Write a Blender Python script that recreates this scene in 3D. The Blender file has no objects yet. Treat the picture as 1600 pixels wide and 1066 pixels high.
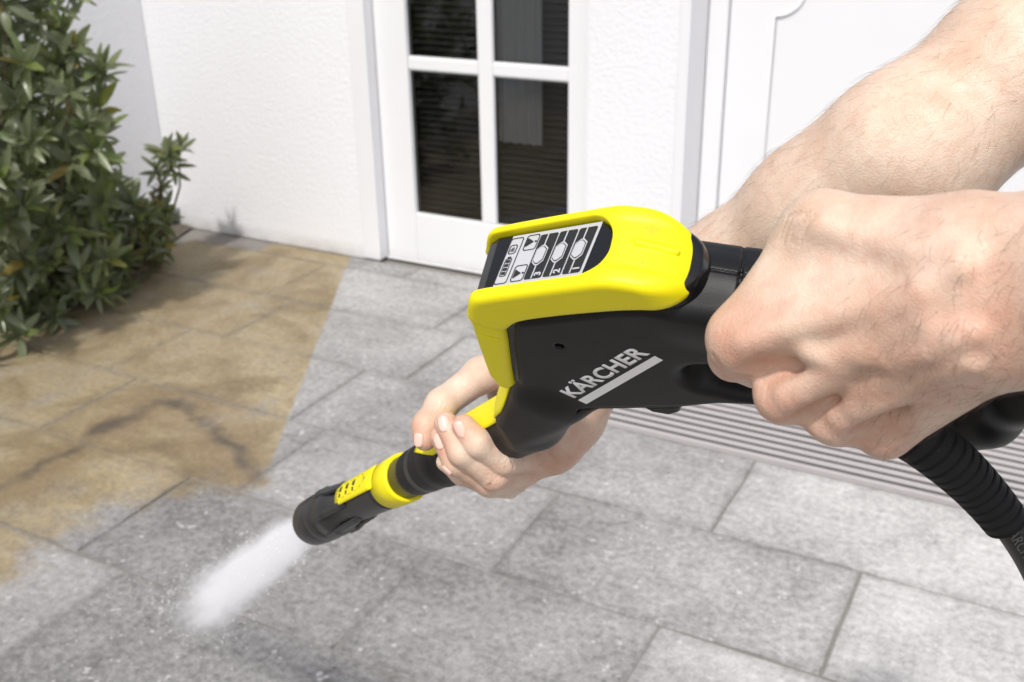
import bpy, bmesh, math, random
import numpy as np
from mathutils import Vector, Matrix
random.seed(7); rng = np.random.default_rng(7)
scene = bpy.context.scene
COL = scene.collection

# ------------------------------------------------------------------ camera, world, sun, exposure
FPX = 1645.0                       # focal length in pixels of the 1600 px wide photograph
TH, RO, AZ = math.radians(23.92), math.radians(-0.98), math.radians(-28.6)
CAM_H = 1.55
_M = np.array([[math.cos(AZ), math.sin(AZ), 0], [-math.sin(AZ), math.cos(AZ), 0], [0, 0, 1]])
RIGHT = _M @ np.array([math.cos(RO), math.sin(RO)*math.sin(TH), math.sin(RO)*math.cos(TH)])
UP = _M @ np.array([-math.sin(RO), math.cos(RO)*math.sin(TH), math.cos(RO)*math.cos(TH)])
FWD = _M @ np.array([0, math.cos(TH), -math.sin(TH)])
EYE = np.array([0, 0, CAM_H])
cam_d = bpy.data.cameras.new('camera'); cam = bpy.data.objects.new('camera', cam_d); COL.objects.link(cam)
cam_d.sensor_width = 36; cam_d.lens = FPX/1600*36; cam_d.clip_start = .02; cam_d.clip_end = 500
mw = Matrix.Identity(4)
for r in range(3):
    mw[r][0] = RIGHT[r]; mw[r][1] = UP[r]; mw[r][2] = -FWD[r]; mw[r][3] = EYE[r]
cam.matrix_world = mw
scene.camera = cam
cam_d.dof.use_dof = True; cam_d.dof.focus_distance = .64; cam_d.dof.aperture_fstop = 14

SUN_EL, SUN_TURN = math.radians(56), math.radians(13)
trav = Vector((-math.sin(SUN_TURN)*math.cos(SUN_EL), math.cos(SUN_TURN)*math.cos(SUN_EL), -math.sin(SUN_EL)))
world = bpy.data.worlds.new('World'); scene.world = world; world.use_nodes = True
wn = world.node_tree.nodes; wl = world.node_tree.links
sky = wn.new('ShaderNodeTexSky'); sky.sky_type = 'NISHITA'; sky.sun_disc = False
sky.sun_elevation = SUN_EL; sky.sun_rotation = math.pi - SUN_TURN
sky.air_density = 1.0; sky.dust_density = 2.5; sky.ozone_density = .6
bg = wn['Background']; bg.inputs['Strength'].default_value = .15
hs = wn.new('ShaderNodeHueSaturation'); hs.inputs['Saturation'].default_value = .55       # thin bright veil over the blue
wl.new(sky.outputs[0], hs.inputs['Color']); wl.new(hs.outputs[0], bg.inputs['Color'])
sun_d = bpy.data.lights.new('sun', 'SUN'); sun_d.energy = 3.0; sun_d.angle = math.radians(3.5); sun_d.color = (1, .965, .92)
sun = bpy.data.objects.new('sun', sun_d); COL.objects.link(sun)
sun.rotation_euler = trav.to_track_quat('-Z', 'Y').to_euler()
scene.view_settings.view_transform = 'Standard'; scene.view_settings.look = 'None'
scene.view_settings.gamma = 1; scene.view_settings.use_curve_mapping = False
scene.view_settings.exposure = .1
scene.cycles.volume_bounces = 6; scene.cycles.volume_step_rate = 1.0; scene.cycles.volume_max_steps = 256
scene.cycles.max_bounces = 10; scene.cycles.transparent_max_bounces = 16

# ------------------------------------------------------------------ helpers
def tag(o, label=None, cat=None, group=None, kind=None):
    if label: o['label'] = label
    if cat: o['category'] = cat
    if group: o['group'] = group
    if kind: o['kind'] = kind
    return o
def empty(name, loc=(0, 0, 0), parent=None):
    o = bpy.data.objects.new(name, None); COL.objects.link(o); o.location = loc; o.empty_display_size = .05
    if parent: o.parent = parent
    return o
def link(name, me, mat=None, parent=None):
    o = bpy.data.objects.new(name, me); COL.objects.link(o)
    if mat and not me.materials: me.materials.append(mat)
    if parent: o.parent = parent
    return o
def mesh(name, V, F, mat=None, parent=None, smooth=False):
    me = bpy.data.meshes.new(name)
    me.from_pydata([tuple(map(float, v)) for v in V], [], [tuple(map(int, f)) for f in F]); me.update()
    if smooth: me.polygons.foreach_set('use_smooth', [True]*len(me.polygons))
    return link(name, me, mat, parent)
def bm_obj(name, bm, mat=None, parent=None, smooth=False):
    me = bpy.data.meshes.new(name); bmesh.ops.recalc_face_normals(bm, faces=bm.faces); bm.to_mesh(me); bm.free()
    if smooth: me.polygons.foreach_set('use_smooth', [True]*len(me.polygons))
    return link(name, me, mat, parent)
def bevel_bm(bm, w, seg=2):
    if w > 0: bmesh.ops.bevel(bm, geom=list(bm.edges), offset=w, segments=seg, affect='EDGES', profile=.5)
def box(name, lo, hi, mat, parent=None, bev=.002, seg=2):
    bm = bmesh.new(); bmesh.ops.create_cube(bm, size=1)
    for v in bm.verts: v.co = Vector([lo[i]+(v.co[i]+.5)*(hi[i]-lo[i]) for i in range(3)])
    bevel_bm(bm, bev, seg)
    return bm_obj(name, bm, mat, parent)
def prism(name, pts, axis_from, axis_to, frame, mat, parent=None, bev=0):
    """polygon pts (u,v) extruded along the third axis of frame(u,v,w)"""
    bm = bmesh.new()
    a = [bm.verts.new(frame(u, v, axis_from)) for u, v in pts]; b = [bm.verts.new(frame(u, v, axis_to)) for u, v in pts]
    bm.faces.new(a); bm.faces.new(b[::-1]); n = len(pts)
    for i in range(n): bm.faces.new((a[i], b[i], b[(i+1) % n], a[(i+1) % n]))
    if bev: bevel_bm(bm, bev, 2)
    return bm_obj(name, bm, mat, parent)
def tube_mesh(paths, radii, sides=8, caps=True):
    V, F = [], []
    for path, rad in zip(paths, radii):
        P = [Vector(p) for p in path]; n = len(P); base = len(V)
        t = (P[1]-P[0]).normalized(); u = t.orthogonal().normalized()
        for i in range(n):
            t = (P[min(i+1, n-1)]-P[max(i-1, 0)]).normalized()
            u = (u-t*u.dot(t)).normalized(); w = t.cross(u)
            r = rad[i] if hasattr(rad, '__len__') else rad
            for k in range(sides):
                a = 2*math.pi*k/sides; V.append(P[i]+(u*math.cos(a)+w*math.sin(a))*r)
        for i in range(n-1):
            for k in range(sides):
                k2 = (k+1) % sides; F.append((base+i*sides+k, base+i*sides+k2, base+(i+1)*sides+k2, base+(i+1)*sides+k))
        if caps:
            F.append(tuple(base+k for k in range(sides))[::-1]); F.append(tuple(base+(n-1)*sides+k for k in range(sides)))
    return V, F
def text_mesh(name, body, org, xd, yd, size, mat, parent, bold=0.0, depth=.0002, xscale=1, align='LEFT'):
    cu = bpy.data.curves.new(name, 'FONT'); cu.body = body; cu.size = 1; cu.offset = bold; cu.extrude = 0; cu.resolution_u = 5
    cu.align_x = align; cu.space_character = 1.0+bold*1.6
    ob = bpy.data.objects.new(name, cu); COL.objects.link(ob)
    dg = bpy.context.evaluated_depsgraph_get(); dg.update(); me = bpy.data.meshes.new_from_object(ob.evaluated_get(dg))
    bpy.data.objects.remove(ob); bpy.data.curves.remove(cu); me.name = name; me.materials.clear()
    xd = Vector(xd).normalized(); yd = Vector(yd).normalized(); zd = xd.cross(yd); org = Vector(org)
    bm = bmesh.new(); bm.from_mesh(me)
    for v in bm.verts:
        c = v.co.copy(); v.co = org+xd*(c.x*size*xscale)+yd*(c.y*size)
    if depth:
        g = bmesh.ops.extrude_face_region(bm, geom=list(bm.faces))
        for v in g['geom']:
            if isinstance(v, bmesh.types.BMVert): v.co += zd*depth
    bm.to_mesh(me); bm.free()
    return link(name, me, mat, parent)

# ---- node helpers
class NT:
    def __init__(s, name):
        s.mat = bpy.data.materials.new(name); s.mat.use_nodes = True; s.t = s.mat.node_tree
        s.p = s.t.nodes['Principled BSDF']; s.out = s.t.nodes['Material Output']
    def n(s, typ, **kw):
        x = s.t.nodes.new('ShaderNode'+typ)
        for k, v in kw.items(): setattr(x, k, v)
        return x
    def put(s, sock, v):
        if hasattr(v, 'is_output'): s.t.links.new(v, sock)
        else: sock.default_value = v
    def m(s, op, *a, clamp=False):
        x = s.n('Math', operation=op, use_clamp=clamp)
        for i, v in enumerate(a): s.put(x.inputs[i], v)
        return x.outputs[0]
    def vm(s, op, *a):
        x = s.n('VectorMath', operation=op)
        for i, v in enumerate(a): s.put(x.inputs[i], v)
        return x.outputs['Value'] if op in ('DOT_PRODUCT', 'LENGTH', 'DISTANCE') else x.outputs['Vector']
    def noise(s, vec, scale, detail=3, rough=.55, out='Fac', dist=0):
        x = s.n('TexNoise'); s.put(x.inputs['Vector'], vec); x.inputs['Scale'].default_value = scale
        x.inputs['Detail'].default_value = detail; x.inputs['Roughness'].default_value = rough; x.inputs['Distortion'].default_value = dist
        return x.outputs[out]
    def vor(s, vec, scale, feature='F1', out='Distance', rand=1):
        x = s.n('TexVoronoi', feature=feature); s.put(x.inputs['Vector'], vec); x.inputs['Scale'].default_value = scale
        x.inputs['Randomness'].default_value = rand
        return x.outputs[out]
    def ramp(s, v, *stops):
        x = s.n('ValToRGB'); s.put(x.inputs[0], v); e = x.color_ramp.elements
        while len(e) < len(stops): e.new(.5)
        for i, (p, c) in enumerate(stops):
            e[i].position = p; e[i].color = (c, c, c, 1) if not hasattr(c, '__len__') else (*c, 1)
        return x.outputs[0]
    def mr(s, v, a, b, c=0, d=1, smooth=False):
        x = s.n('MapRange'); 
        if smooth: x.interpolation_type = 'SMOOTHSTEP'
        for i, q in enumerate((v, a, b, c, d)): s.put(x.inputs[i], q)
        return x.outputs[0]
    def mix(s, f, a, b, mode='MIX'):
        x = s.n('Mix', data_type='RGBA', blend_type=mode); s.put(x.inputs[0], f)
        for k, v in ((6, a), (7, b)):
            s.put(x.inputs[k], (*v, 1) if hasattr(v, '__len__') and len(v) == 3 else v)
        return x.outputs[2]
    def bump(s, h, strength=.3, dist=.002, prev=None):
        x = s.n('Bump'); x.inputs['Strength'].default_value = strength; x.inputs['Distance'].default_value = dist
        s.put(x.inputs['Height'], h)
        if prev: s.put(x.inputs['Normal'], prev)
        return x.outputs[0]
    def obj(s): return s.n('TexCoord').outputs['Object']
    def pos(s): return s.n('NewGeometry').outputs['Position']
    def fin(s, col=None, rough=None, normal=None, **kw):
        if col is not None: s.put(s.p.inputs['Base Color'], (*col, 1) if isinstance(col, tuple) and len(col) == 3 else col)
        if rough is not None: s.put(s.p.inputs['Roughness'], rough)
        if normal is not None: s.put(s.p.inputs['Normal'], normal)
        for k, v in kw.items(): s.put(s.p.inputs[k.replace('_', ' ')], v)
        return s.mat

# ---- signed distance modelling -> one smooth continuous mesh
def smin(a, b, k):
    h = np.maximum(k-np.abs(a-b), 0)/k
    return np.minimum(a, b)-h*h*k*.25
def smax(a, b, k): return -smin(-a, -b, k)
def rcone(P, a, b, ra, rb):
    a = np.asarray(a, np.float32); b = np.asarray(b, np.float32); d = b-a; L2 = max(float(d@d), 1e-12)
    t = np.clip(((P-a)@d)/L2, 0, 1)
    q = P-a-t[:, None]*d
    return np.sqrt(np.einsum('ij,ij->i', q, q))-(ra+(rb-ra)*t)
def chain(P, pts, k=.006):
    d = None
    for (a, ra), (b, rb) in zip(pts[:-1], pts[1:]):
        e = rcone(P, a, b, ra, rb); d = e if d is None else smin(d, e, k)
    return d
def poly2(x, y, pts):
    """signed distance to a 2-D polygon"""
    V = np.asarray(pts, np.float32); n = len(V)
    d = np.full(x.shape, 1e9, np.float32); s = np.ones(x.shape, np.float32)
    for i in range(n):
        a = V[i]; b = V[i-1]; ex, ey = b-a; wx, wy = x-a[0], y-a[1]
        t = np.clip((wx*ex+wy*ey)/max(ex*ex+ey*ey, 1e-12), 0, 1)
        d = np.minimum(d, (wx-ex*t)**2+(wy-ey*t)**2)
        c1 = y >= a[1]; c2 = y < b[1]; c3 = ex*wy > ey*wx
        flip = (c1 & c2 & c3) | (~c1 & ~c2 & ~c3)
        s = np.where(flip, -s, s)
    return s*np.sqrt(d)
def sdf_mesh(name, fn, lo, hi, h, mat, parent=None):
    lo = np.asarray(lo, np.float32); hi = np.asarray(hi, np.float32)
    n = (np.ceil((hi-lo)/h/4).astype(int)+1)*4; nc = n//4
    ci = np.stack(np.meshgrid(*[np.arange(k) for k in nc], indexing='ij'), -1).reshape(-1, 3)
    dc = fn((lo+(ci*4+1.5)*h).astype(np.float32)).reshape(nc)
    v = np.repeat(np.repeat(np.repeat(dc, 4, 0), 4, 1), 4, 2).astype(np.float32)
    near = np.argwhere(np.abs(v) < 6*h)
    v[tuple(near.T)] = fn((lo+near*h).astype(np.float32))
    s = v < 0
    c = np.zeros([k-1 for k in n], np.int8)
    offs = [(i, j, k) for i in (0, 1) for j in (0, 1) for k in (0, 1)]
    sl = lambda o: tuple(slice(o[a], n[a]-1+o[a]) for a in range(3))
    for o in offs: c += s[sl(o)]
    act = np.argwhere((c > 0) & (c < 8))
    cv = np.stack([v[tuple((act+o).T)] for o in offs], 1); oa = np.array(offs, np.float32)
    acc = np.zeros((len(act), 3), np.float32); cnt = np.zeros(len(act), np.float32)
    for i in range(8):
        for j in range(i+1, 8):
            if np.abs(oa[i]-oa[j]).sum() != 1: continue
            a, b = cv[:, i], cv[:, j]; cr = (a < 0) != (b < 0)
            t = np.where(cr, a/np.where(cr, a-b, 1), 0)[:, None]
            acc += np.where(cr[:, None], oa[i]+t*(oa[j]-oa[i]), 0); cnt += cr
    V = lo+(act+acc/np.maximum(cnt, 1)[:, None])*h
    idx = np.full([k-1 for k in n], -1, np.int64); idx[tuple(act.T)] = np.arange(len(act))
    F = []
    for ax in range(3):
        b_, c_ = (ax+1) % 3, (ax+2) % 3
        s0 = [slice(None)]*3; s1 = [slice(None)]*3; s0[ax] = slice(0, n[ax]-1); s1[ax] = slice(1, n[ax])
        A = s[tuple(s0)]; Bv = s[tuple(s1)]; e = np.argwhere(A != Bv)
        e = e[(e[:, b_] > 0) & (e[:, c_] > 0) & (e[:, b_] < n[b_]-1) & (e[:, c_] < n[c_]-1)]
        q = []
        for db, dc_ in ((1, 1), (0, 1), (0, 0), (1, 0)):
            k = e.copy(); k[:, b_] -= db; k[:, c_] -= dc_; q.append(idx[tuple(k.T)])
        q = np.stack(q, 1); inv = ~A[tuple(e.T)]; q[inv] = q[inv][:, ::-1]
        F.append(q[(q >= 0).all(1)])
    F = np.concatenate(F)
    tet = np.array([[1, -1, -1], [-1, -1, 1], [-1, 1, -1], [1, 1, 1]], np.float32)
    def grad(X):
        e = .35*h; g = sum(t*fn((X+t*e).astype(np.float32))[:, None] for t in tet)
        return g/np.maximum(np.linalg.norm(g, axis=1, keepdims=True), 1e-9)
    for _ in range(2):
        g = grad(V); V = V-np.clip(fn(V.astype(np.float32)), -.6*h, .6*h)[:, None]*g
    N = grad(V)
    me = bpy.data.meshes.new(name); me.vertices.add(len(V)); me.vertices.foreach_set('co', V.astype(np.float32).ravel())
    me.loops.add(F.size); me.polygons.add(len(F)); me.loops.foreach_set('vertex_index', F.astype(np.int32).ravel())
    me.polygons.foreach_set('loop_start', np.arange(0, F.size, 4, dtype=np.int32))
    me.polygons.foreach_set('use_smooth', np.ones(len(F), bool)); me.update(calc_edges=True); me.validate()
    me.normals_split_custom_set_from_vertices([tuple(x) for x in N.astype(float)])
    o = link(name, me, mat, parent)
    return o, V, N

# ------------------------------------------------------------------ materials
def mat_plain(name, col, rough=.5, bump=0, bscale=400, **kw):
    t = NT(name); nm = None
    if bump:
        nm = t.bump(t.noise(t.obj(), bscale, 3), bump, .001)
    c = t.mix(t.noise(t.obj(), 30, 3), tuple(x*.93 for x in col), tuple(min(1, x*1.05) for x in col))
    return t.fin(c, rough, nm, **kw)
def mat_stucco():
    t = NT('stucco'); p = t.pos()
    h = t.m('ADD', t.noise(p, 55, 4, .6), t.m('MULTIPLY', t.noise(p, 190, 2), .35))
    c = t.mix(t.noise(p, 1.2, 4), (.72, .72, .74), (.79, .79, .81))
    c = t.mix(t.m('MULTIPLY', t.mr(t.n('SeparateXYZ').outputs[2], 0, 1), 0), c, c)
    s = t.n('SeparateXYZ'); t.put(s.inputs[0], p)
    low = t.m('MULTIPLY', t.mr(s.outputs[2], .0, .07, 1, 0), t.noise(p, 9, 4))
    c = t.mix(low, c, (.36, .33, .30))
    return t.fin(c, .9, t.bump(h, .55, .006))
def mat_paint():
    t = NT('white_paint'); p = t.pos()
    c = t.mix(t.noise(p, 2.5, 4), (.71, .71, .725), (.77, .77, .785))
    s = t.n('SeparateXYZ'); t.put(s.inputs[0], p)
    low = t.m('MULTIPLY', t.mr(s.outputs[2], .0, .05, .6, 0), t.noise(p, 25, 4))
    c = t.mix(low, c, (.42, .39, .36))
    return t.fin(c, .42, t.bump(t.noise(p, 60, 3), .08, .002))
def seg_dist(t, p, a, b):
    a3 = (*a, 0.0); d = (b[0]-a[0], b[1]-a[1], 0.0); L2 = d[0]**2+d[1]**2
    q = t.vm('SUBTRACT', p, a3)
    k = t.m('DIVIDE', t.vm('DOT_PRODUCT', q, d), L2, clamp=True)
    sc = t.n('VectorMath', operation='SCALE'); sc.inputs[0].default_value = d; t.put(sc.inputs['Scale'], k)
    return t.vm('LENGTH', t.vm('SUBTRACT', q, sc.outputs[0]))
def mat_slab():
    t = NT('concrete_slab'); g = t.pos(); s = t.n('SeparateXYZ'); t.put(s.inputs[0], g)
    cx = t.n('CombineXYZ'); t.put(cx.inputs[0], s.outputs[0]); t.put(cx.inputs[1], s.outputs[1]); p = cx.outputs[0]
    X, Y = s.outputs[0], s.outputs[1]
    rnd = t.n('ObjectInfo').outputs['Random']
    # bare concrete: cement, sand grain, pale aggregate
    fine = t.m('ADD', t.m('MULTIPLY', t.noise(p, 150, 4, .75), .5), t.m('MULTIPLY', t.noise(p, 52, 4, .6), .5)); mid = t.noise(p, 17, 4, .6); big = t.noise(p, 3.2, 4, .6)
    v = t.m('ADD', t.m('MULTIPLY', t.m('SUBTRACT', fine, .5), 2.5), t.m('MULTIPLY', t.m('SUBTRACT', mid, .5), .5))
    v = t.m('ADD', v, t.m('MULTIPLY', t.m('SUBTRACT', big, .5), .95))
    v = t.m('ADD', v, t.m('MULTIPLY', t.m('SUBTRACT', rnd, .5), .24))
    paler = t.mix(t.m('ADD', v, .5, clamp=True), (.20, .195, .188), (.585, .575, .562))
    darker = t.mix(t.m('ADD', v, .5, clamp=True), (.075, .073, .070), (.385, .376, .37))
    wn_ = t.m('MULTIPLY', t.m('SUBTRACT', t.noise(p, 2.3, 4), .5), 1.3)
    wm = t.m('ADD', t.mr(X, -.15, -1.2, 0, 1.15), wn_, clamp=True)  # darker tone grows towards the left, broken up by noise
    wm = t.m('MULTIPLY', t.m('ADD', wm, t.mr(X, -.9, -1.9, 0, .25), clamp=True), t.mr(Y, 2.0, 3.0, 1, .55))
    col = t.mix(wm, paler, darker)
    sp = t.vor(t.vm('ADD', t.vm('ADD', p, (3.1, 1.7, 0)), t.vm('MULTIPLY', t.noise(p, 90, 2, out='Color'), (.014, .014, 0))), 42); spk = t.m('LESS_THAN', sp, t.m('MULTIPLY', t.noise(p, 11, 2), .52))
    spk = t.m('MULTIPLY', spk, t.m('GREATER_THAN', t.noise(p, 21, 2), .60))
    col = t.mix(t.m('MULTIPLY', spk, .5), col, (.60, .585, .56))
    # the strip still to be cleaned: ochre algae and rust film with a sharp old edge and a washed front
    f = t.ramp(t.mr(Y, .8, 3.8, 0, 1), (0, (1.30)/2), (.113, (1.17)/2), (.18, (1.06)/2), (.247, 1.05/2), (.29, (1.12)/2), (.323, 1.22/2), (.36, 1.36/2), (.383, 1.335/2), (.917, .45/2), (1, .31/2))
    edge = t.m('SUBTRACT', t.m('MULTIPLY', f, 2), 3.2)
    soft = t.mr(Y, 1.8, 2.0, .17, .016)
    jit = t.m('MULTIPLY', t.m('SUBTRACT', t.noise(p, 9, 5, .65), .5), t.mr(Y, 1.8, 2.0, .42, .02))
    D = t.m('DIVIDE', t.m('ADD', t.m('SUBTRACT', edge, X), jit), soft)
    D = t.mr(D, -.5, .5, 0, 1, smooth=True)
    dn = t.noise(p, 3.0, 7, .68, dist=.6); dn2 = t.noise(t.vm('ADD', p, (5, 2, 0)), 6.5, 5, .65)
    dirt = t.ramp(dn, (.30, (.125, .092, .050)), (.43, (.230, .182, .102)), (.55, (.325, .268, .165)), (.68, (.275, .245, .190)))
    dirt = t.mix(t.mr(dn2, .47, .72, 0, .6), dirt, (.195, .135, .072))
    dirt = t.mix(t.mr(fine, .35, .65, .0, 1), t.mix(1.0, dirt, (.66, .66, .66), 'MULTIPLY'), t.mix(1.0, dirt, (1.32, 1.3, 1.27), 'MULTIPLY'))
    warp = t.n('VectorMath', operation='SCALE'); warp.inputs['Scale'].default_value = .20
    t.put(warp.inputs[0], t.vm('SUBTRACT', t.noise(p, 6, 4, .6, out='Color'), (.5, .5, .5)))
    wp = t.n('CombineXYZ'); sw = t.n('SeparateXYZ'); t.put(sw.inputs[0], t.vm('ADD', p, warp.outputs[0]))
    t.put(wp.inputs[0], sw.outputs[0]); t.put(wp.inputs[1], sw.outputs[1]); wp = wp.outputs[0]
    vein = VEIN; dmin = None
    for a, b in zip(vein[:-1], vein[1:]):
        e = seg_dist(t, wp, a, b); dmin = e if dmin is None else t.m('MINIMUM', dmin, e)
    dirt = t.mix(t.m('MULTIPLY', t.mr(X, -2.2, -3.1, 0, .6), t.mr(dn, .35, .6, 1, .45)), dirt, (.185, .140, .078))
    vm_ = t.m('MULTIPLY', t.mr(dmin, .0, .055, .9, 0, smooth=True), t.mr(t.noise(p, 8, 5), .30, .58, .12, .9))
    dirt = t.mix(t.mr(dmin, .02, .22, .5, 0, smooth=True), dirt, (.180, .120, .062))
    dirt = t.mix(vm_, dirt, (.060, .050, .040))
    D = t.m('MULTIPLY', D, t.mr(t.noise(p, 3.3, 5, .6), .28, .45, .62, .97))
    col = t.mix(D, col, dirt)
    # grime gathered along the arrises of each slab (object-space distance to the edge)
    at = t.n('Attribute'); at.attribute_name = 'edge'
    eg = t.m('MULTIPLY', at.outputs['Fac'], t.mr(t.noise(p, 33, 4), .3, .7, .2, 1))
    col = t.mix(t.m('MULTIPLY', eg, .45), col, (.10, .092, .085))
    rough = t.mr(wm, 0, 1, .85, .55)
    hgt = t.m('ADD', fine, t.m('MULTIPLY', t.noise(p, 400, 2), .5))
    return t.fin(col, rough, t.bump(hgt, .4, .003))
def mat_joint():
    t = NT('joint_sand'); p = t.pos()
    c = t.mix(t.noise(p, 40, 4), (.14, .13, .118), (.27, .25, .225))
    return t.fin(c, .95, t.bump(t.noise(p, 200, 3), .6, .003))
def mat_black(name, col=(.014, .014, .015), rough=.5, grain=.25, scale=1500, spec=.5):
    t = NT(name); o = t.obj()
    n = t.noise(o, scale, 2, .6)
    c = t.mix(t.noise(o, 25, 4), tuple(x*.8 for x in col), tuple(x*1.3 for x in col))
    r = t.m('ADD', rough-.06, t.m('MULTIPLY', t.noise(o, 60, 4), .12))
    return t.fin(c, r, t.bump(n, grain, .0004), Specular_IOR_Level=spec)
def mat_yellow():
    t = NT('yellow_plastic'); o = t.obj()
    c = t.mix(t.noise(o, 40, 4), (.80, .69, .002), (.86, .75, .004))
    return t.fin(c, .48, t.bump(t.noise(o, 1800, 2), .22, .0003), Specular_IOR_Level=.4)
def mat_skin():
    t = NT('skin'); o = t.pos()
    a = t.noise(o, 22, 5, .6); b = t.noise(o, 90, 4, .6); f = t.noise(o, 420, 3, .6)
    c = t.mix(t.mr(a, .32, .68), (.60, .41, .295), (.75, .60, .475))
    c = t.mix(t.m('MULTIPLY', t.mr(b, .45, .75), .4), c, (.60, .33, .235))
    red = t.n('Attribute'); red.attribute_name = 'flush'
    c = t.mix(t.m('MULTIPLY', red.outputs['Fac'], t.mr(b, .2, .7, .45, .95)), c, (.56, .23, .155))
    mole = t.m('LESS_THAN', t.vor(o, 30), .07); mole = t.m('MULTIPLY', mole, t.m('GREATER_THAN', t.noise(o, 13, 2), .6))
    cell = t.vor(o, 900, 'DISTANCE_TO_EDGE'); 
    st = t.vm('MULTIPLY', o, (1.0, .35, 1.0))
    lines = t.vor(t.vm('ADD', st, t.vm('MULTIPLY', t.noise(o, 60, 3, out='Color'), (.012, .012, .012))), 420, 'DISTANCE_TO_EDGE')
    h = t.m('ADD', t.mr(cell, 0, .12, 0, .35), t.mr(lines, 0, .14, 0, .6)); h = t.m('ADD', h, t.m('MULTIPLY', f, .5))
    h2 = t.m('MULTIPLY', t.noise(o, 70, 4, .6), 1.0)
    kn = t.n('Attribute'); kn.attribute_name = 'knuckle'
    wv = t.n('TexWave'); wv.bands_direction = 'X'; t.put(wv.inputs['Vector'], o); wv.inputs['Scale'].default_value = 95; wv.inputs['Distortion'].default_value = 6; wv.inputs['Detail'].default_value = 3; wv.inputs['Detail Scale'].default_value = 2.5
    h = t.m('ADD', h, t.m('MULTIPLY', t.m('MULTIPLY', wv.outputs['Fac'], kn.outputs['Fac']), 1.1))
    nm = t.bump(h2, .16, .004, t.bump(h, .36, .0006))
    t.p.subsurface_method = 'RANDOM_WALK'
    return t.fin(c, t.mr(b, .3, .7, .34, .50), nm, Subsurface_Weight=.08, Subsurface_Radius=(.006, .0022, .0012), Subsurface_Scale=1.0, Specular_IOR_Level=.45)
def mat_leaf():
    t = NT('leaf'); o = t.obj(); rnd = t.n('ObjectInfo').outputs['Random']
    at = t.n('Attribute'); at.attribute_name = 'tone'
    r = t.m('FRACT', t.m('ADD', rnd, at.outputs['Fac']))
    c = t.ramp(r, (.0, (.085, .098, .056)), (.45, (.150, .170, .098)), (.75, (.21, .235, .135)), (.94, (.14, .20, .055)), (.99, (.26, .19, .05)))
    c = t.mix(t.m('MULTIPLY', t.noise(t.pos(), 60, 3), .35), c, (.14, .15, .085))
    t.fin(c, t.mr(t.noise(t.pos(), 30, 3), .3, .7, .24, .44), t.bump(t.noise(t.pos(), 120, 3), .25, .002), Specular_IOR_Level=.7)
    tl = t.n('BsdfTranslucent'); t.put(tl.inputs[0], t.mix(1.0, c, (1.5, 1.7, .9), 'MULTIPLY')); mx = t.n('MixShader'); mx.inputs[0].default_value = .38
    t.t.links.new(t.p.outputs[0], mx.inputs[1]); t.t.links.new(tl.outputs[0], mx.inputs[2]); t.t.links.new(mx.outputs[0], t.out.inputs['Surface'])
    return t.mat
def mat_glass():
    t = NT('window_glass')
    tr = t.n('BsdfTransparent'); tr.inputs[0].default_value = (.72, .73, .73, 1)
    gl = t.n('BsdfGlossy'); gl.inputs['Roughness'].default_value = .015
    fr = t.n('Fresnel'); fr.inputs['IOR'].default_value = 1.52
    mx = t.n('MixShader'); t.t.links.new(t.m('MULTIPLY', fr.outputs[0], .8, clamp=True), mx.inputs[0])
    t.t.links.new(tr.outputs[0], mx.inputs[1]); t.t.links.new(gl.outputs[0], mx.inputs[2]); t.t.links.new(mx.outputs[0], t.out.inputs['Surface'])
    return t.mat

def ground_pt(px, py):
    x = (px-800)/FPX; y = -(py-533)/FPX
    d = RIGHT*x+UP*y+FWD; t = -CAM_H/d[2]
    return (float(d[0]*t), float(d[1]*t))
VEIN = [ground_pt(*q) for q in ((-120, 800), (0, 765), (60, 735), (130, 700), (170, 668), (215, 640), (250, 632), (290, 642), (330, 668), (360, 700), (412, 735))]

STUCCO, PAINT, SLAB, JOINT, SKIN, LEAF, GLASS = mat_stucco(), mat_paint(), mat_slab(), mat_joint(), mat_skin(), mat_leaf(), mat_glass()
YEL = mat_yellow()
BLK = mat_black('black_plastic', (.0075, .0075, .008), .46, .25, 1500, .3); BLK_RUB = mat_black('black_rubber', (.014, .014, .0145), .72, .4, 900, .3)
GLOSS = mat_black('gloss_black', (.008, .008, .009), .09, .02, 200)
LENS = mat_black('lens_black', (.010, .010, .011), .16, .01, 200)
GREY = mat_black('dark_grey_plastic', (.032, .033, .036), .34, .12, 900)
SCREEN = mat_plain('screen_film', (.46, .46, .475), .35, .06, 3000)
INK = mat_plain('screen_ink', (.018, .018, .018), .4)
WHITE = mat_plain('white_print', (.90, .90, .90), .55)
ALU = mat_plain('mat_strip', (.36, .338, .334), .65, .3, 300)
DARK = mat_plain('dark_void', (.02, .019, .018), .9)
ROOM = mat_plain('dark_room', (.055, .053, .052), .8)
BLIND = mat_plain('blind_slat', (.13, .12, .115), .55)
PANE_STRIP = mat_plain('pane_strip', (.50, .49, .49), .9)
BARK = mat_plain('bark', (.13, .095, .06), .9, .5, 120)
TWIG = mat_plain('twig', (.22, .17, .06), .8)

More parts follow.
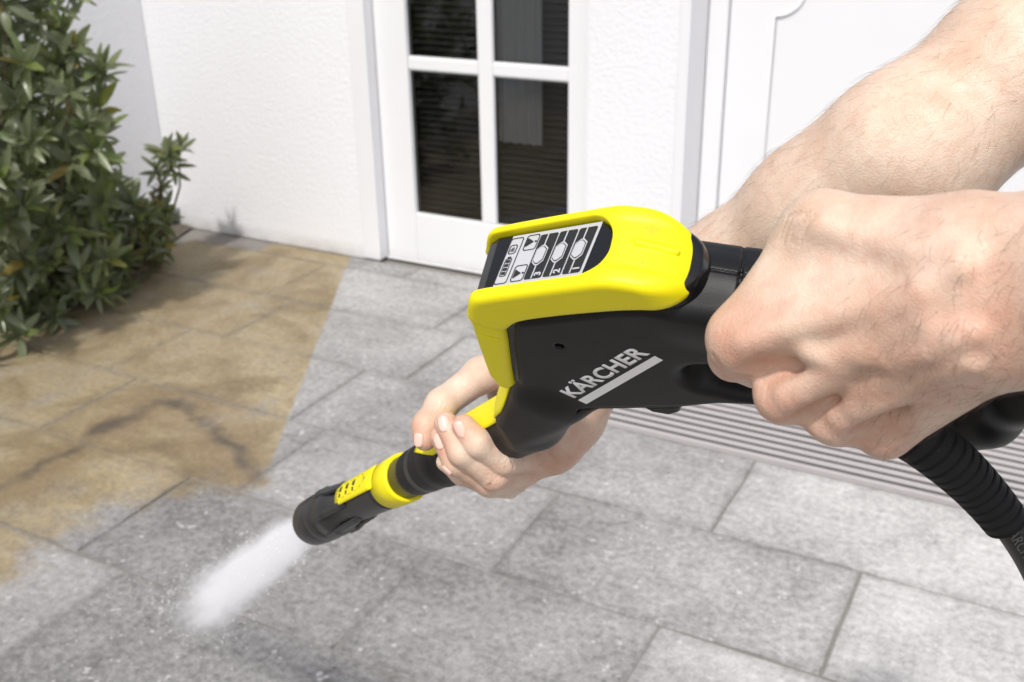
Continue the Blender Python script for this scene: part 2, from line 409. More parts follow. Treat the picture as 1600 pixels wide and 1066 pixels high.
# ------------------------------------------------------------------ setting: ground, pavement
WY = 3.58                                   # face of the house wall
mesh('ground', [(-60, -60, -.012), (60, -60, -.012), (60, 60, -.012), (-60, 60, -.012)], [(0, 1, 2, 3)], JOINT)['kind'] = 'structure'
pave = empty('pavement'); tag(pave, kind='structure')
mesh('joint_bed', [(-3.9, .5, -.0042), (2.2, .5, -.0042), (2.2, 2.6375, -.0042), (-3.9, 2.6375, -.0042), (-1.299, 2.6375, -.0042), (-1.299, WY-.001, -.0042), (-3.9, WY-.001, -.0042)], [(0, 1, 2, 3), (3, 4, 5, 6)], JOINT, pave)
def slab(x0, x1, y0, y1):
    g = .0024; r = random.Random(hash((round(x0, 3), round(y0, 3))) & 0xffff)
    x0 += g; x1 -= g; y0 += g; y1 -= g; z = r.uniform(-.0024, .0020); cx, cy = (x0+x1)/2, (y0+y1)/2
    tx, ty = r.uniform(-.0015, .0015), r.uniform(-.002, .002)
    nx, ny = max(2, int((x1-x0)/.12)), max(2, int((y1-y0)/.12)); per = []
    for i in range(nx): per.append((x0+(x1-x0)*i/nx, y0, 0, 1))
    for i in range(ny): per.append((x1, y0+(y1-y0)*i/ny, -1, 0))
    for i in range(nx): per.append((x1-(x1-x0)*i/nx, y1, 0, -1))
    for i in range(ny): per.append((x0, y1-(y1-y0)*i/ny, 1, 0))
    V, F, E = [], [], []; n = len(per)
    rings = ((0, -.03, 1), (0, -.0035, 1), (.0035, 0, .9), (.030, 0, 0))
    for j, (ins, dz, e) in enumerate(rings):
        for (x, y, dx, dy) in per:
            k = r.uniform(-.0030, .0030) if j in (1, 2) else 0
            sx = 1 if x < cx else -1; sy = 1 if y < cy else -1
            X = x+(sx*ins if (dx or x in (x0, x1)) else 0)+dx*k; Y = y+(sy*ins if (dy or y in (y0, y1)) else 0)+dy*k
            V.append((X-cx, Y-cy, z+dz+(X-cx)*tx+(Y-cy)*ty)); E.append(e)
    for j in range(len(rings)-1):
        for i in range(n): F.append((j*n+i, j*n+(i+1) % n, (j+1)*n+(i+1) % n, (j+1)*n+i))
    F.append(tuple(3*n+i for i in range(n)))
    o = mesh('slab', V, F, SLAB, pave); o.location = (cx, cy, 0)
    a = o.data.attributes.new('edge', 'FLOAT', 'POINT'); a.data.foreach_set('value', E)
ROWS = {.615: (-.65, .8), 1.019: (-1.07, .8), 1.423: (-1.236, .0), 1.827: (-.271, .8), 2.231: (-.645, 0), 2.635: (-2.645, .8), 3.039: (-2.79, .8), 3.443: (-2.40, .8)}
EXTRA = {1.423: [-3.64, -2.84, -2.04, -1.236, -.63, .17, .97, 1.77], 2.231: [-4.4, -3.6, -2.81, -2.012, -1.33, -.645, .155, .955, 1.755]}
for y0, (xs, st) in ROWS.items():
    y1 = min(y0+.404, WY)
    js = EXTRA.get(y0) or [xs+k*st for k in range(-6, 9) if -3.9 < xs+k*st < 2.0]
    for a, b in zip(js[:-1], js[1:]):
        if y0 >= 2.6:                       # the boot-scraper mat takes the place of these slabs
            if a > -1.30 and b < 1.2 and y0 < 3.4: continue
            if a < -1.30 < b and y0 < 3.4: b = -1.30
            if a < 1.2 < b and a > -1.3 and y0 < 3.4: a = 1.2
        slab(a, b, y0, y1)
# soil bed under the shrubs
def mat_soil():
    t = NT('soil'); p = t.pos()
    return t.fin(t.mix(t.noise(p, 30, 5), (.05, .042, .033), (.17, .145, .115)), .95, t.bump(t.noise(p, 60, 5), .8, .01))
bm = bmesh.new(); bmesh.ops.create_grid(bm, x_segments=18, y_segments=40, size=.5)
for v in bm.verts:
    x, y = v.co.x+.5, v.co.y+.5
    v.co = Vector((-3.84+x*.40*(1 if y < .7 else max(.35, 1-(y-.7)*2.2)), 1.0+y*2.57, .004+.03*math.sin(x*3.14)*(.6+.4*math.sin(y*23))+random.uniform(0, .006)))
tag(bm_obj('soil_bed', bm, mat_soil(), smooth=True), kind='structure')

# ------------------------------------------------------------------ entrance mat: pale strips in a sunk frame
gr = empty('entrance_grating', (-.05, 3.04, 0))
tag(gr, 'pale ribbed entrance grating of parallel strips sunk in the slabs under the gun', 'grating')
def gbox(name, lo, hi, mat, par, org, bev=.002, seg=2):
    return box(name, [lo[i]-org[i] for i in range(3)], [hi[i]-org[i] for i in range(3)], mat, par, bev, seg)
GO = (-.05, 3.04, 0)
gbox('pan', (-1.297, 2.638, -.0119), (1.197, 3.44, -.0105), DARK, gr, GO, 0)
for nm, lo, hi in (('frame', (-1.297, 2.638, -.0102), (1.197, 2.643, .002)), ('frame', (-1.297, 3.428, -.01), (1.197, 3.44, .004))):
    gbox(nm, lo, hi, ALU, gr, GO, .001)
y = 2.650; proto = None
while y < 3.42:
    if proto is None:
        proto = gbox('strip', (-1.29, y, -.0095), (1.19, y+.0205, .005), ALU, gr, GO, .005, 3); yp = y
        ins = gbox('shade_fill', (-1.29, y+.0210, -.0095), (1.19, y+.0385, -.0005), DARK, gr, GO, .002, 2)  # black fill paints the shade in the gaps between strips
    else:
        c = proto.copy(); COL.objects.link(c); c.parent = gr; c.location.y = y-yp; c.location.z = random.uniform(-.0012, .0008)
        if y < 3.38: c = ins.copy(); COL.objects.link(c); c.parent = gr; c.location.y = y-yp
    y += .0390

# ------------------------------------------------------------------ house wall with two door openings
def wallpart(name, x0, x1, z0, z1, parent, mat=STUCCO, y0=WY, y1=WY+.30):
    return box(name, (x0, y0, z0), (x1, y1, z1), mat, parent, 0)
hw = empty('house_wall', (0, WY, 0)); tag(hw, 'white rough-cast house wall around the two white doors', 'wall')
hw.location = (0, 0, 0)
L0, L1, R0, R1, TOP = -2.60, -1.632, -1.232, .10, 2.15
for a in ((-4.2, L0-.085, 0, 3.2), (L1+.02, R0-.04, 0, 3.2), (R1, 3.0, 0, 3.2), (L0-.085, L1+.02, TOP, 3.2), (R0-.04, R1, TOP, 3.2)):
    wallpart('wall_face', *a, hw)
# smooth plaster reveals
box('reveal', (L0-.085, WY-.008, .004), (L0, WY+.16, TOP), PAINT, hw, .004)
box('reveal', (L1-.0, WY+.012, .004), (L1+.02, WY+.16, TOP), PAINT, hw, .003)
box('reveal', (R0-.04, WY-.008, .004), (R0, WY+.30, TOP), PAINT, hw, .004)
side = empty('side_wall'); tag(side, 'white rough-cast return wall standing behind the shrubs at the house corner', 'wall')
box('wall_face', (-4.15, -1.5, .0), (-3.83, WY-.003, 3.2), STUCCO, side, 0)
box('ledge', (-3.829, 3.0, .085), (-3.775, WY-.02, .125), PAINT, side, .004)
box('gap_strip', (-3.829, 3.0, .0), (-3.80, WY-.02, .083), DARK, side, .004)  # black strip for the dark gap at the wall base, shade in its colour

# ------------------------------------------------------------------ glazed door
DY = WY+.055
gd = empty('glazed_door', (-2.1, DY, 0)); tag(gd, 'white glazed door with black panes and white glazing bars', 'door')
def dp(name, x0, x1, z0, z1, y0=0., y1=.045, mat=PAINT, bev=.003):
    return box(name, (x0+2.1, y0, z0), (x1+2.1, y1, z1), mat, gd, bev)
GX0, GX1, MX0, MX1 = -2.445, -1.722, -2.116, -2.052
rails = [(.855-.026, .855+.026)] 
dp('stile', L0+.004, GX0, .012, 2.1); dp('stile', GX1, L1-.003, .012, 2.1)
dp('bottom_rail', GX0+.0005, GX1-.0005, .012, .222, .001, .044); dp('top_rail', GX0+.0005, GX1-.0005, 1.98, 2.1, .001, .044)
zs = [.222, .829, .881, 1.43, 1.482, 1.98]
dp('glazing_bar', MX0, MX1, .2225, 1.9795, .004, .040, bev=.006)
for z0, z1 in ((.829, .881), (1.43, 1.482)):
    dp('glazing_bar', GX0+.0005, MX0-.0005, z0, z1, .0045, .0395, bev=.006); dp('glazing_bar', MX1+.0005, GX1-.0005, z0, z1, .0045, .0395, bev=.006)
for x0, x1 in ((GX0, MX0), (MX1, GX1)):
    for z0, z1 in ((.222, .829), (.881, 1.43), (1.482, 1.98)):
        dp('pane', x0+.001, x1-.001, z0+.001, z1-.001, .020, .024, GLASS, 0)
        b = .0035                           # glazing bead round each pane
        dp('bead', x0+.0008, x0+b, z0+.0008, z1-.0008, .010, .0195, bev=.002); dp('bead', x1-b, x1-.0008, z0+.0008, z1-.0008, .010, .0195, bev=.002)
        dp('bead', x0+b+.0005, x1-b-.0005, z0+.0008, z0+b, .0105, .0195, bev=.002); dp('bead', x0+b+.0005, x1-b-.0005, z1-b, z1-.0008, .0105, .0195, bev=.002)
box('threshold', (L0+.003+2.1, -.012, .001), (L1-.003+2.1, .06, .010), PAINT, gd, .001)
# dark room behind it
rm = empty('room_interior'); tag(rm, kind='structure')
for a, b in (((L0-.6, 5.4, 0), (L1+.9, 5.42, 2.5)), ((L0-.62, WY+.31, 0), (L0-.6, 5.4, 2.5)), ((L1+.9, WY+.31, 0), (L1+.92, 5.4, 2.5)),
             ((L0-.62, WY+.31, -.012), (L1+.92, 5.42, 0)), ((L0-.62, WY+.31, 2.5), (L1+.92, 5.42, 2.52))):
    box('room_panel', a, b, ROOM, rm, 0)
bl = empty('window_blind', (-2.08, DY+.105, 0)); tag(bl, 'dark horizontal slatted blind hanging inside the glazed door', 'blind')
z = .20; proto = None
while z < 1.30:
    if proto is None:
        proto = mesh('slat', [(-.40, -.010, -.007), (.37, -.010, -.007), (.37, .010, .007), (-.40, .010, .007), (-.40, -.010, -.0062), (.37, -.010, -.0062), (.37, .010, .0078), (-.40, .010, .0078)],
                     [(0, 1, 2, 3), (7, 6, 5, 4), (0, 4, 5, 1), (1, 5, 6, 2), (2, 6, 7, 3), (3, 7, 4, 0)], BLIND, bl); proto.location = (0, 0, z)
    else:
        c = proto.copy(); COL.objects.link(c); c.parent = bl; c.location = (0, 0, z)
    z += .026
cu = []  # narrow pale folded sheet behind the glass
for i in range(25):
    cu.append((-2.060+i*.0085, WY+.116+.012*math.sin(i*1.25)))
V = [(x, y_, z_) for z_ in (.56, 1.1, 1.9) for x, y_ in cu]; n = len(cu)
tag(mesh('pane_strip', V, [(r*n+i, r*n+i+1, (r+1)*n+i+1, (r+1)*n+i) for r in range(2) for i in range(n-1)], PANE_STRIP, smooth=True), 'narrow pale strip behind the right-hand panes of the glazed door', 'pane_strip')

# ------------------------------------------------------------------ panelled door on the right
pd = empty('panelled_door', (-.55, WY+.20, 0)); tag(pd, 'plain white panelled front door with a scooped panel corner', 'door')
PX, PY = -.55, WY+.20
box('door_leaf', (R0+.075-PX, .0, .012), (R1-.003-PX, .045, 2.1), PAINT, pd, .003)
box('door_frame', (R0+.003-PX, -.022, .004), (R0+.072-PX, .05, 2.12), PAINT, pd, .005)
def moulding(x0, x1, z0, z1, r):
    pts = []
    for (cx_, cz_, a0) in ((x0, z0, 90), (x1, z0, 180), (x1, z1, 270), (x0, z1, 0)):
        for k in range(9):
            a = math.radians(a0-k*90/8)
            pts.append((cx_+r*math.cos(a), cz_+r*math.sin(a)))
    return pts
for z0, z1 in ((.16, 1.19), (1.32, 2.02)):
    pts = moulding(R0+.235, R1-.13, z0, z1, .105)
    path = [(x-PX, -.001, z_) for x, z_ in pts]
    path.append(path[0])
    V, F = tube_mesh([path], [.0075], 8, False)
    mesh('panel_moulding', V, F, PAINT, pd, True)

# ------------------------------------------------------------------ shrubs
def leaf_mesh(L, W, curl):
    V, F = [], []; n = 5
    for i in range(n+1):
        t = i/n; w = W*math.sin(math.pi*min(1, t*.92+.04))**.75*(1-.25*t)*.5; zc = -curl*L*t*t
        V += [(L*t, -w, zc+w*.35), (L*t, 0, zc), (L*t, w, zc+w*.35)]
    for i in range(n):
        for k in (0, 1): F.append((i*3+k, (i+1)*3+k, (i+1)*3+k+1, i*3+k+1))
    return V, F
LV = [leaf_mesh(.088, .027, c) for c in (.12, .28, .05)]
leaf_me = []
for V, F in LV:
    me = bpy.data.meshes.new('leaf'); me.from_pydata(V, [], F); me.polygons.foreach_set('use_smooth', [True]*len(F)); me.materials.append(LEAF); me.update()
    a = me.attributes.new('tone', 'FLOAT', 'POINT'); a.data.foreach_set('value', [0.0]*len(V)); leaf_me.append(me)
def in_poly(x, y, P):
    r = False; j = len(P)-1
    for i in range(len(P)):
        if (P[i][1] > y) != (P[j][1] > y) and x < (P[j][0]-P[i][0])*(y-P[i][1])/(P[j][1]-P[i][1])+P[i][0]: r = not r
        j = i
    return r
def to_px(p):
    d = np.asarray(p)-EYE; z = d@FWD
    return 800+FPX*(d@RIGHT)/z, 533-FPX*(d@UP)/z, z
def whorl(c, axis, n, sc, rg):
    out = []; ax = Vector(axis).normalized(); u = ax.orthogonal().normalized(); w = ax.cross(u); ph = rg.uniform(0, 6)
    for i in range(n):
        a = ph+i*2.4; el = math.radians(rg.uniform(-12, 62) if i < n-2 else rg.uniform(50, 80))
        d = (u*math.cos(a)+w*math.sin(a))*math.cos(el)+ax*math.sin(el)
        z = (ax-d*ax.dot(d)); z = z.normalized() if z.length > .05 else u
        y_ = z.cross(d)
        m = Matrix((d, y_, z)).transposed().to_4x4()
        s = sc*rg.uniform(.65, 1.15)
        m = Matrix.Translation(Vector(c)-ax*rg.uniform(0, .05)+d*.004) @ m @ Matrix.Rotation(rg.uniform(-.6, .6), 4, 'X') @ Matrix.Diagonal((s, s*rg.uniform(.85, 1.2), s, 1))
        out.append(m)
    return out
def shrub(name, label, tips, base, rg, extra_stems=True):
    root = empty(name, base); tag(root, label, 'shrub')
    inv = Matrix.Translation(Vector(base)).inverted()
    paths, rad = [], []; L = []
    for (c, axis, n, sc) in tips:
        c = Vector(c); b = Vector(base)+Vector((rg.uniform(-.05, .05), rg.uniform(-.35, .35)*min(1, abs(c.y-base[1])+.2), 0))
        if not extra_stems: b = Vector(base)
        mid = b.lerp(c, .55)+Vector((rg.uniform(-.04, .04), rg.uniform(-.06, .06), rg.uniform(0, .08)))
        pa = c-Vector(axis).normalized()*.10
        pts = [b.lerp(mid, k/3)*(1)+Vector((rg.uniform(-.01, .01), rg.uniform(-.01, .01), 0)) for k in range(4)]+[mid.lerp(pa, .6), pa, c]
        if rg.random() < .3 or not extra_stems: paths.append([p-Vector(base) for p in pts]); rad.append([.008, .007, .006, .005, .004, .003, .002])
        L += whorl(c, axis, n, sc, rg)
    V, F = tube_mesh(paths, rad, 5, False); o = mesh('stems', V, F, BARK, root, True); o['kind'] = 'stuff'
    L.sort(key=lambda m: (Vector(m.translation)-Vector(EYE)).length+(0 if -20 < to_px(m.translation)[0] else 9))
    for m in L[:300]:
        o = link('leaf', leaf_me[rg.randrange(3)], None, root); o.matrix_local = inv @ m
    rest = L[300:]
    if rest:
        V, F, T = [], [], []
        for m in rest:
            lv, lf = LV[rg.randrange(3)]; b = len(V); m2 = inv @ m; tn = rg.random()
            V += [m2 @ Vector(v) for v in lv]; F += [tuple(b+i for i in f) for f in lf]; T += [tn]*len(lv)
        o = mesh('foliage', V, F, LEAF, root, True); o['kind'] = 'stuff'
        a = o.data.attributes.new('tone', 'FLOAT', 'POINT'); a.data.foreach_set('value', T)
    return root
OUT = [(-90, -120), (120, -120), (160, 11), (135, 45), (185, 80), (178, 113), (160, 130), (140, 148), (180, 190), (176, 208), (155, 216), (160, 248), (190, 293), (178, 315), (206, 330), (215, 400), (170, 480), (96, 490), (50, 530), (0, 552), (-90, 560)]
rg = random.Random(11)
tips = []
tries = 0
while len(tips) < 300 and tries < 60000:
    tries += 1
    X = rg.uniform(-3.78, -3.0); Y = rg.uniform(1.75, 3.25); Z = rg.uniform(.03, 1.75)
    if X > -3.12 and Z < .45: continue
    px, py, _ = to_px((X, Y, Z))
    if not in_poly(px+rg.uniform(-6, 14), py, OUT): continue
    if px < -70 and rg.random() < .6: continue
    if Z > 1.25-(Y-2.45)*1.0 and Y > 2.45 and X < -3.14: continue
    w = Vector((X+3.5, Y-2.5, Z-.6)); 
    ax = Vector((.55+w.x*.8+rg.uniform(-.4, .4), -.75+w.y*.25+rg.uniform(-.4, .4), .75+rg.uniform(-.3, .5)))
    tips.append(((X, Y, Z), ax, rg.randint(8, 12), rg.uniform(.95, 1.4)))
shrub('evergreen_shrub', 'large evergreen shrub with glossy dark whorled leaves against the side wall', tips, (-3.6, 2.5, 0), rg)
tw = []
for (px, py), X, n, sc in (((258, 236), -3.40, 17, 1.05), ((284, 226), -3.37, 14, .95), ((270, 258), -3.40, 15, .95), ((244, 262), -3.42, 13, .9), ((262, 244), -3.36, 15, .8), ((245, 318), -3.44, 12, .85), ((262, 335), -3.42, 9, .7), ((250, 292), -3.44, 10, .8), ((236, 350), -3.44, 12, .9), ((228, 330), -3.46, 12, .9)):
    x = (px-800)/FPX; y = -(py-533)/FPX; d = RIGHT*x+UP*y+FWD; p = EYE+d*(X/d[0])
    tw.append((tuple(p), (.35+rg.uniform(-.2, .4), -.45, .8), n, sc))
low = [(150, 300), (250, 318), (272, 345), (255, 390), (222, 440), (150, 482), (110, 470)]; k = 0
while k < 46:
    X, Y, Z = rg.uniform(-3.62, -3.22), rg.uniform(2.45, 3.2), rg.uniform(.02, .38)
    px, py, _ = to_px((X, Y, Z))
    if in_poly(px, py, low): tw.append(((X, Y, Z), (.4+rg.uniform(-.5, .5), -.6+rg.uniform(-.4, .4), .8), rg.randint(9, 12), rg.uniform(.75, 1.1))); k += 1
shrub('evergreen_sapling', 'low leafy sapling in the wall corner with one tall sprig, right of the large shrub', tw, (-3.47, 3.12, 0), rg, False)

# ------------------------------------------------------------------ pressure washer gun
def basis(v): return RIGHT*v[0]+UP*v[1]-FWD*v[2]
c2 = np.array([-.26*.88, -.96*.88, .47]); c2 /= np.linalg.norm(c2)
t1 = np.array([.965, -.262, 0]); t1 -= c2*(t1@c2); t1 /= np.linalg.norm(t1)
t2 = np.cross(c2, t1); t2 = t2 if t2[2] > 0 else -t2
al = math.radians(39)
cl = t1*math.cos(al)+t2*math.sin(al); cn = -t1*math.sin(al)+t2*math.cos(al)
GO_ = EYE+basis(np.array([100/FPX, -27/FPX, -1])*.6)
gm = np.eye(4); gm[:3, 0] = basis(cl); gm[:3, 1] = basis(cn); gm[:3, 2] = basis(c2); gm[:3, 3] = GO_
assert np.linalg.det(gm[:3, :3]) > .9, 'frame must be right handed'
gun = empty('pressure_washer_gun'); gun.matrix_world = Matrix(gm.tolist())
tag(gun, 'black and yellow pressure washer spray gun with display held over the paving', 'spray gun')
GM = Matrix(gm.tolist()); GMI = GM.inverted()
gmi = np.linalg.inv(gm)
def un(px, py, w=0.0):
    """gun coordinates (metres) of the photo point on the plane w"""
    d = RIGHT*(px-800)/FPX-UP*(py-533)/FPX+FWD
    t = (gm[:3, 2]@(GO_-EYE)+w)/(gm[:3, 2]@d)
    return (gmi @ np.append(EYE+d*t, 1))[:3]
mm = lambda L: [(a/1000, b/1000) for a, b in L]
HEAD = mm([(-44, 46), (-39.5, 56), (-32, 65.5), (-24, 67.5), (43, 67.5), (50, 67), (57, 65), (67, 60), (78, 52), (86, 43), (88.5, 37), (87, 33), (75, 35), (55, 40), (31, 41.5), (11, 42), (-12, 41.5), (-22, 38), (-28, 34)])
def chaikin(P, it=2):
    for _ in range(it):
        P = [q for a, b in zip(P, P[1:]+P[:1]) for q in ((a[0]*.75+b[0]*.25, a[1]*.75+b[1]*.25), (a[0]*.25+b[0]*.75, a[1]*.25+b[1]*.75))]
    return P
HEAD = chaikin(HEAD)
LEG = mm([(-43, 51), (-48, 39), (-55.5, 22), (-69.5, -12), (-71, -25), (-67, -31), (-60, -28), (-55.5, -19), (-51, -10), (-35, 20), (-27.5, 36), (-18, 44), (-28, 56)])
BODY = mm([(-19, 39), (40, 39.5), (58, 37), (74, 30.5), (84, 26), (92, 22), (110, 14), (118, 4), (112, -14), (104, -36), (118, -78), (140, -93), (150, -103), (128, -108), (104, -98), (92, -84), (80, -71), (60, -67), (33, -69), (-18, -66), (-74, -90), (-109, -107), (-106, -78), (-75, -48), (-58, -27), (-36, 15), (-24, 34)])
W0, W1 = -.0015, -.0505                     # near and far side faces
LA = np.array([-.100, -.1085, -.026]); LB = np.array([-.483, -.3035, -.026]); LD = (LB-LA)/np.linalg.norm(LB-LA)
GRIP0 = np.array([.078, .016, -.026]); GRIP1 = np.array([.20, -.052, -.026]); GRIP2 = np.array([.265, -.105, -.026])
def extr(d2, z, z0, z1, r):
    dz = np.abs(z-(z0+z1)/2)-(z1-z0)/2; a = d2+r; b = dz+r
    return np.minimum(np.maximum(a, b), 0)+np.sqrt(np.maximum(a, 0)**2+np.maximum(b, 0)**2)-r
LOOP = [(tuple(un(px, py, -.026)), r) for px, py, r in ((1330, 655, .011), (1420, 668, .0125), (1490, 672, .0130), (1545, 652, .0150), (1595, 604, .018))]+[(tuple(GRIP2), .021)]
def f_body(P):
    x, y, z = P[:, 0], P[:, 1], P[:, 2]
    d = extr(poly2(x, y, BODY), z, W1, W0, .006)
    d = smin(d, rcone(P, (-.055, -.062, -.026), LA, .027, .0245), .016)
    d = smin(d, rcone(P, LA, LA+LD*.135, .0245, .0225), .004)
    d = smin(d, rcone(P, LA+LD*.135, LA+LD*.185, .0225, .0205), .004)
    gr_ = smin(rcone(P, GRIP0, GRIP1, .0205, .019), rcone(P, GRIP1, GRIP2, .019, .021), .01)
    d = smin(d, gr_, .014)
    loop = chain(P, LOOP, .012)
    d = smin(d, loop, .012)
    # trigger opening
    cav = chain(P, [((.064, -.036, -.002), .0125), ((.084, -.042, -.005), .0150), ((.108, -.056, -.008), .015)], .01)
    d = smax(d, -cav, .008)
    # screw hole
    d = smax(d, -rcone(P, (-.005, .0115, .01), (-.005, .0115, -.006), .0027, .0027), .0008)
    # parting seam on the grip and ring seam
    seam = np.maximum(np.abs(z+.026)-.0006, -(d+.0010)); seam = np.maximum(seam, .088-x); seam = np.maximum(seam, -y-.02)
    d = smax(d, -seam, .0008)
    q = (P-np.array([.098, .012, -.026], np.float32)); dirg = (GRIP1-GRIP0)/np.linalg.norm(GRIP1-GRIP0)
    ring = np.abs(q@dirg.astype(np.float32))-.0007
    ring = np.maximum(ring, -(d+.0009)); ring = np.maximum(ring, P[:, 1]*-1-.02)
    d = smax(d, -ring, .0008)
    # lower seam line along the flank
    d = smax(d, -chain(P, [((-.10, -.094, -.0015), .0006), ((-.060, -.078, -.001), .0006), ((-.030, -.060, -.0012), .0006), ((.03, -.0635, -.0012), .0006), ((.075, -.066, -.0012), .0006), ((.10, -.083, -.0012), .0006)], .001), .0012)
    return d
body, _, _ = sdf_mesh('body', f_body, (-.30, -.225, -.056), (.36, .06, .006), .00125, BLK, gun)
def plan(x, z, a, b, z0, z1, r):
    """stadium-like plan outline, square at the front (a) and round at the back (b)"""
    cz, hz = (z0+z1)/2, (z1-z0)/2
    dx = np.abs(x-(a+b)/2)-(b-a)/2+r; dz = np.abs(z-cz)-hz+r
    return np.minimum(np.maximum(dx, dz), 0)+np.sqrt(np.maximum(dx, 0)**2+np.maximum(dz, 0)**2)-r
RG = ((.0640, .0620), (.0800, .0500))
def f_cover(P):
    x, y, z = P[:, 0], P[:, 1], P[:, 2]
    head = smax(poly2(x, y, HEAD), plan(x, z, -.12, .0885, -.0503, .0005, .0235), .0062)
    lg = smax(smin(poly2(x, y, LEG), poly2(x, y, HEAD), .006), plan(x, z, -.12, .0885, -.0503, .0005, .0235), .0062)
    leg = smax(lg, -(z+.0095), .003); leg2 = smax(lg, z+.0415, .003)
    d = smin(head, np.minimum(leg, leg2), .003)
    op = plan(x, z, -.14, .0505, -.0445, -.0068, .0165)
    op = np.maximum(op, -(y-(.055+np.minimum(0, (x+.018))*3)))        # the opening runs out over the front
    d = smax(d, -op, .0022)
    # latch window on the front leg
    fr = np.abs(poly2(x, y, mm([(-50.5, 38), (-43.5, 46.5), (-26.5, 32), (-33, 24)])))-.0006
    d = smax(d, -np.maximum(fr, -(z+.0006)), .0004)
    # raised ridge and engraved marks
    d = smin(d, rcone(P, (RG[0][0], RG[0][1], -.026), (RG[1][0], RG[1][1], -.026), .0021, .0021), .0012)
    return d
cover, _, _ = sdf_mesh('cover', f_cover, (-.075, -.036, -.056), (.094, .074, .006), .0008, YEL, gun)
# dark gasket between cover and shell
def f_gasket(P):
    x, y, z = P[:, 0], P[:, 1], P[:, 2]
    g = mm([(-20, 50), (60, 50), (78, 46), (90.5, 40), (93, 32), (88, 26), (74, 29), (50, 36), (-14, 38), (-30, 12), (-54, -28), (-64, -28), (-38, 20)])
    return smax(poly2(x, y, g), plan(x, z, -.12, .0925, -.0485, -.0035, .0235), .004)
sdf_mesh('gasket', f_gasket, (-.07, -.035, -.052), (.10, .056, .002), .0012, GLOSS, gun)
# glossy display block, with the film and its printing
def f_lens(P):
    x, y, z = P[:, 0], P[:, 1], P[:, 2]
    g = mm([(-26, 63.2), (49, 63.2), (49, 45), (-10, 45), (-55, -20), (-66, -22), (-46, 38), (-40, 52), (-34, 59.5)])
    return smax(poly2(x, y, g), plan(x, z, -.12, .0500, -.0440, -.0073, .016), .0012)
sdf_mesh('display_lens', f_lens, (-.07, -.026, -.048), (.054, .068, -.003), .001, LENS, gun)
ZS = .0634
s_bl, s_br = un(774, 455.5, -.0085)[0], un(911, 436.5, -.0085)[0]
s_tl, s_tr = un(803, 370, -.0428)[0], un(942.5, 346, -.0428)[0]
SW0, SW1 = -.0085, -.0428
print('screen corners l', s_bl, s_br, s_tl, s_tr)
def scr(s, t, h=0.0):
    a = s_bl+(s_br-s_bl)*s; b = s_tl+(s_tr-s_tl)*s
    return (a+(b-a)*t, ZS+h, SW0+(SW1-SW0)*t)
def sheet(name, st, mat, parent, h, th=.00012):
    n = len(st); V = [scr(s, t, h) for s, t in st]+[scr(s, t, h+th) for s, t in st]
    F = [tuple(range(n, 2*n)), tuple(range(n))[::-1]]+[(i, (i+1) % n, n+(i+1) % n, n+i) for i in range(n)]
    bm = bmesh.new(); vs = [bm.verts.new(v) for v in V]
    for f in F: bm.faces.new([vs[i] for i in f])
    return bm_obj(name, bm, mat, parent)
def rrect(s0, s1, t0, t1, r, n=4, asp=1.5):
    pts = []
    for cx_, cy_, a0 in ((s1-r, t0+r*asp, -90), (s1-r, t1-r*asp, 0), (s0+r, t1-r*asp, 90), (s0+r, t0+r*asp, 180)):
        for k in range(n+1):
            a = math.radians(a0+k*90/n); pts.append((cx_+r*math.cos(a), cy_+r*asp*math.sin(a)))
    return pts
def frame_sheet(name, outer, inner, mat, parent, h):
    n = len(outer); V = [scr(s, t, h) for s, t in outer]+[scr(s, t, h) for s, t in inner]
    return mesh(name, V, [(i, (i+1) % n, n+(i+1) % n, n+i) for i in range(n)], mat, parent)
screen = sheet('screen', [(0, 0), (1, 0), (1, 1), (0, 1)], SCREEN, gun, 0)
H1, H2, H3 = .0003, .0005, .0007
for i, (s0, s1) in enumerate(((.345, .545), (.560, .760), (.777, .972))):
    sheet('bar', rrect(s0, s1, .075, .925, .022), INK, screen, H1)
    c = (s0+s1)/2-.012
    sheet('stem_line', [(c-.007, .08), (c+.007, .08), (c+.007, .92), (c-.007, .92)], SCREEN, screen, H2, .00008)
    for k, (mt, g, hh) in enumerate(((SCREEN, 1.0, H3), (INK, .86, H3+.0002), (SCREEN, .78, H3+.0004))):
        w = .066*g; a, b = .5-.185*g, .5+.205*g; q = .075*g
        sheet('lamp_mark', [(c-.016*g, a), (c+.016*g, a), (c+w, a+q), (c+w, b-q), (c+.016*g, b), (c-.016*g, b), (c-w, b-q), (c-w, a+q)], mt, screen, hh, .0001)
    xd = Vector(scr(0, .9))-Vector(scr(0, .1)); yd = Vector((-1, 0, 0))
    text_mesh('digit', str(3-i), scr(s1-.012, .105, H3+.0002), (0, 0, -1), (-1, 0, 0), .0056, SCREEN, screen, .035, 0)
for (s0, s1, t0, t1) in ((-.004, .150, .055, .945), (.185, .335, .065, .375), (.185, .335, .655, .955), (.018, .110, .63, .81)):
    frame_sheet('icon_frame', rrect(s0, s1, t0, t1, .03), rrect(s0+.010, s1-.010, t0+.014, t1-.014, .024), INK, screen, H2)
for t0 in (.10, .70):                       # triangle icons with a dot
    sheet('icon_mark', [(.205, t0+.03), (.205, t0+.20), (.285, t0+.115)], INK, screen, H2)
    sheet('icon_mark', [(.308+.012*math.cos(a), t0+.115+.018*math.sin(a)) for a in [k*math.pi/4 for k in range(8)]], INK, screen, H2)
sheet('icon_mark', [(.196, .73), (.200, .73), (.200, .90), (.196, .90)], INK, screen, H2)
frame_sheet('icon_frame', rrect(.025, .105, .20, .545, .02), rrect(.034, .096, .214, .53, .015), INK, screen, H2)
sheet('icon_mark', [(.045, .55), (.085, .55), (.085, .575), (.045, .575)], INK, screen, H2)
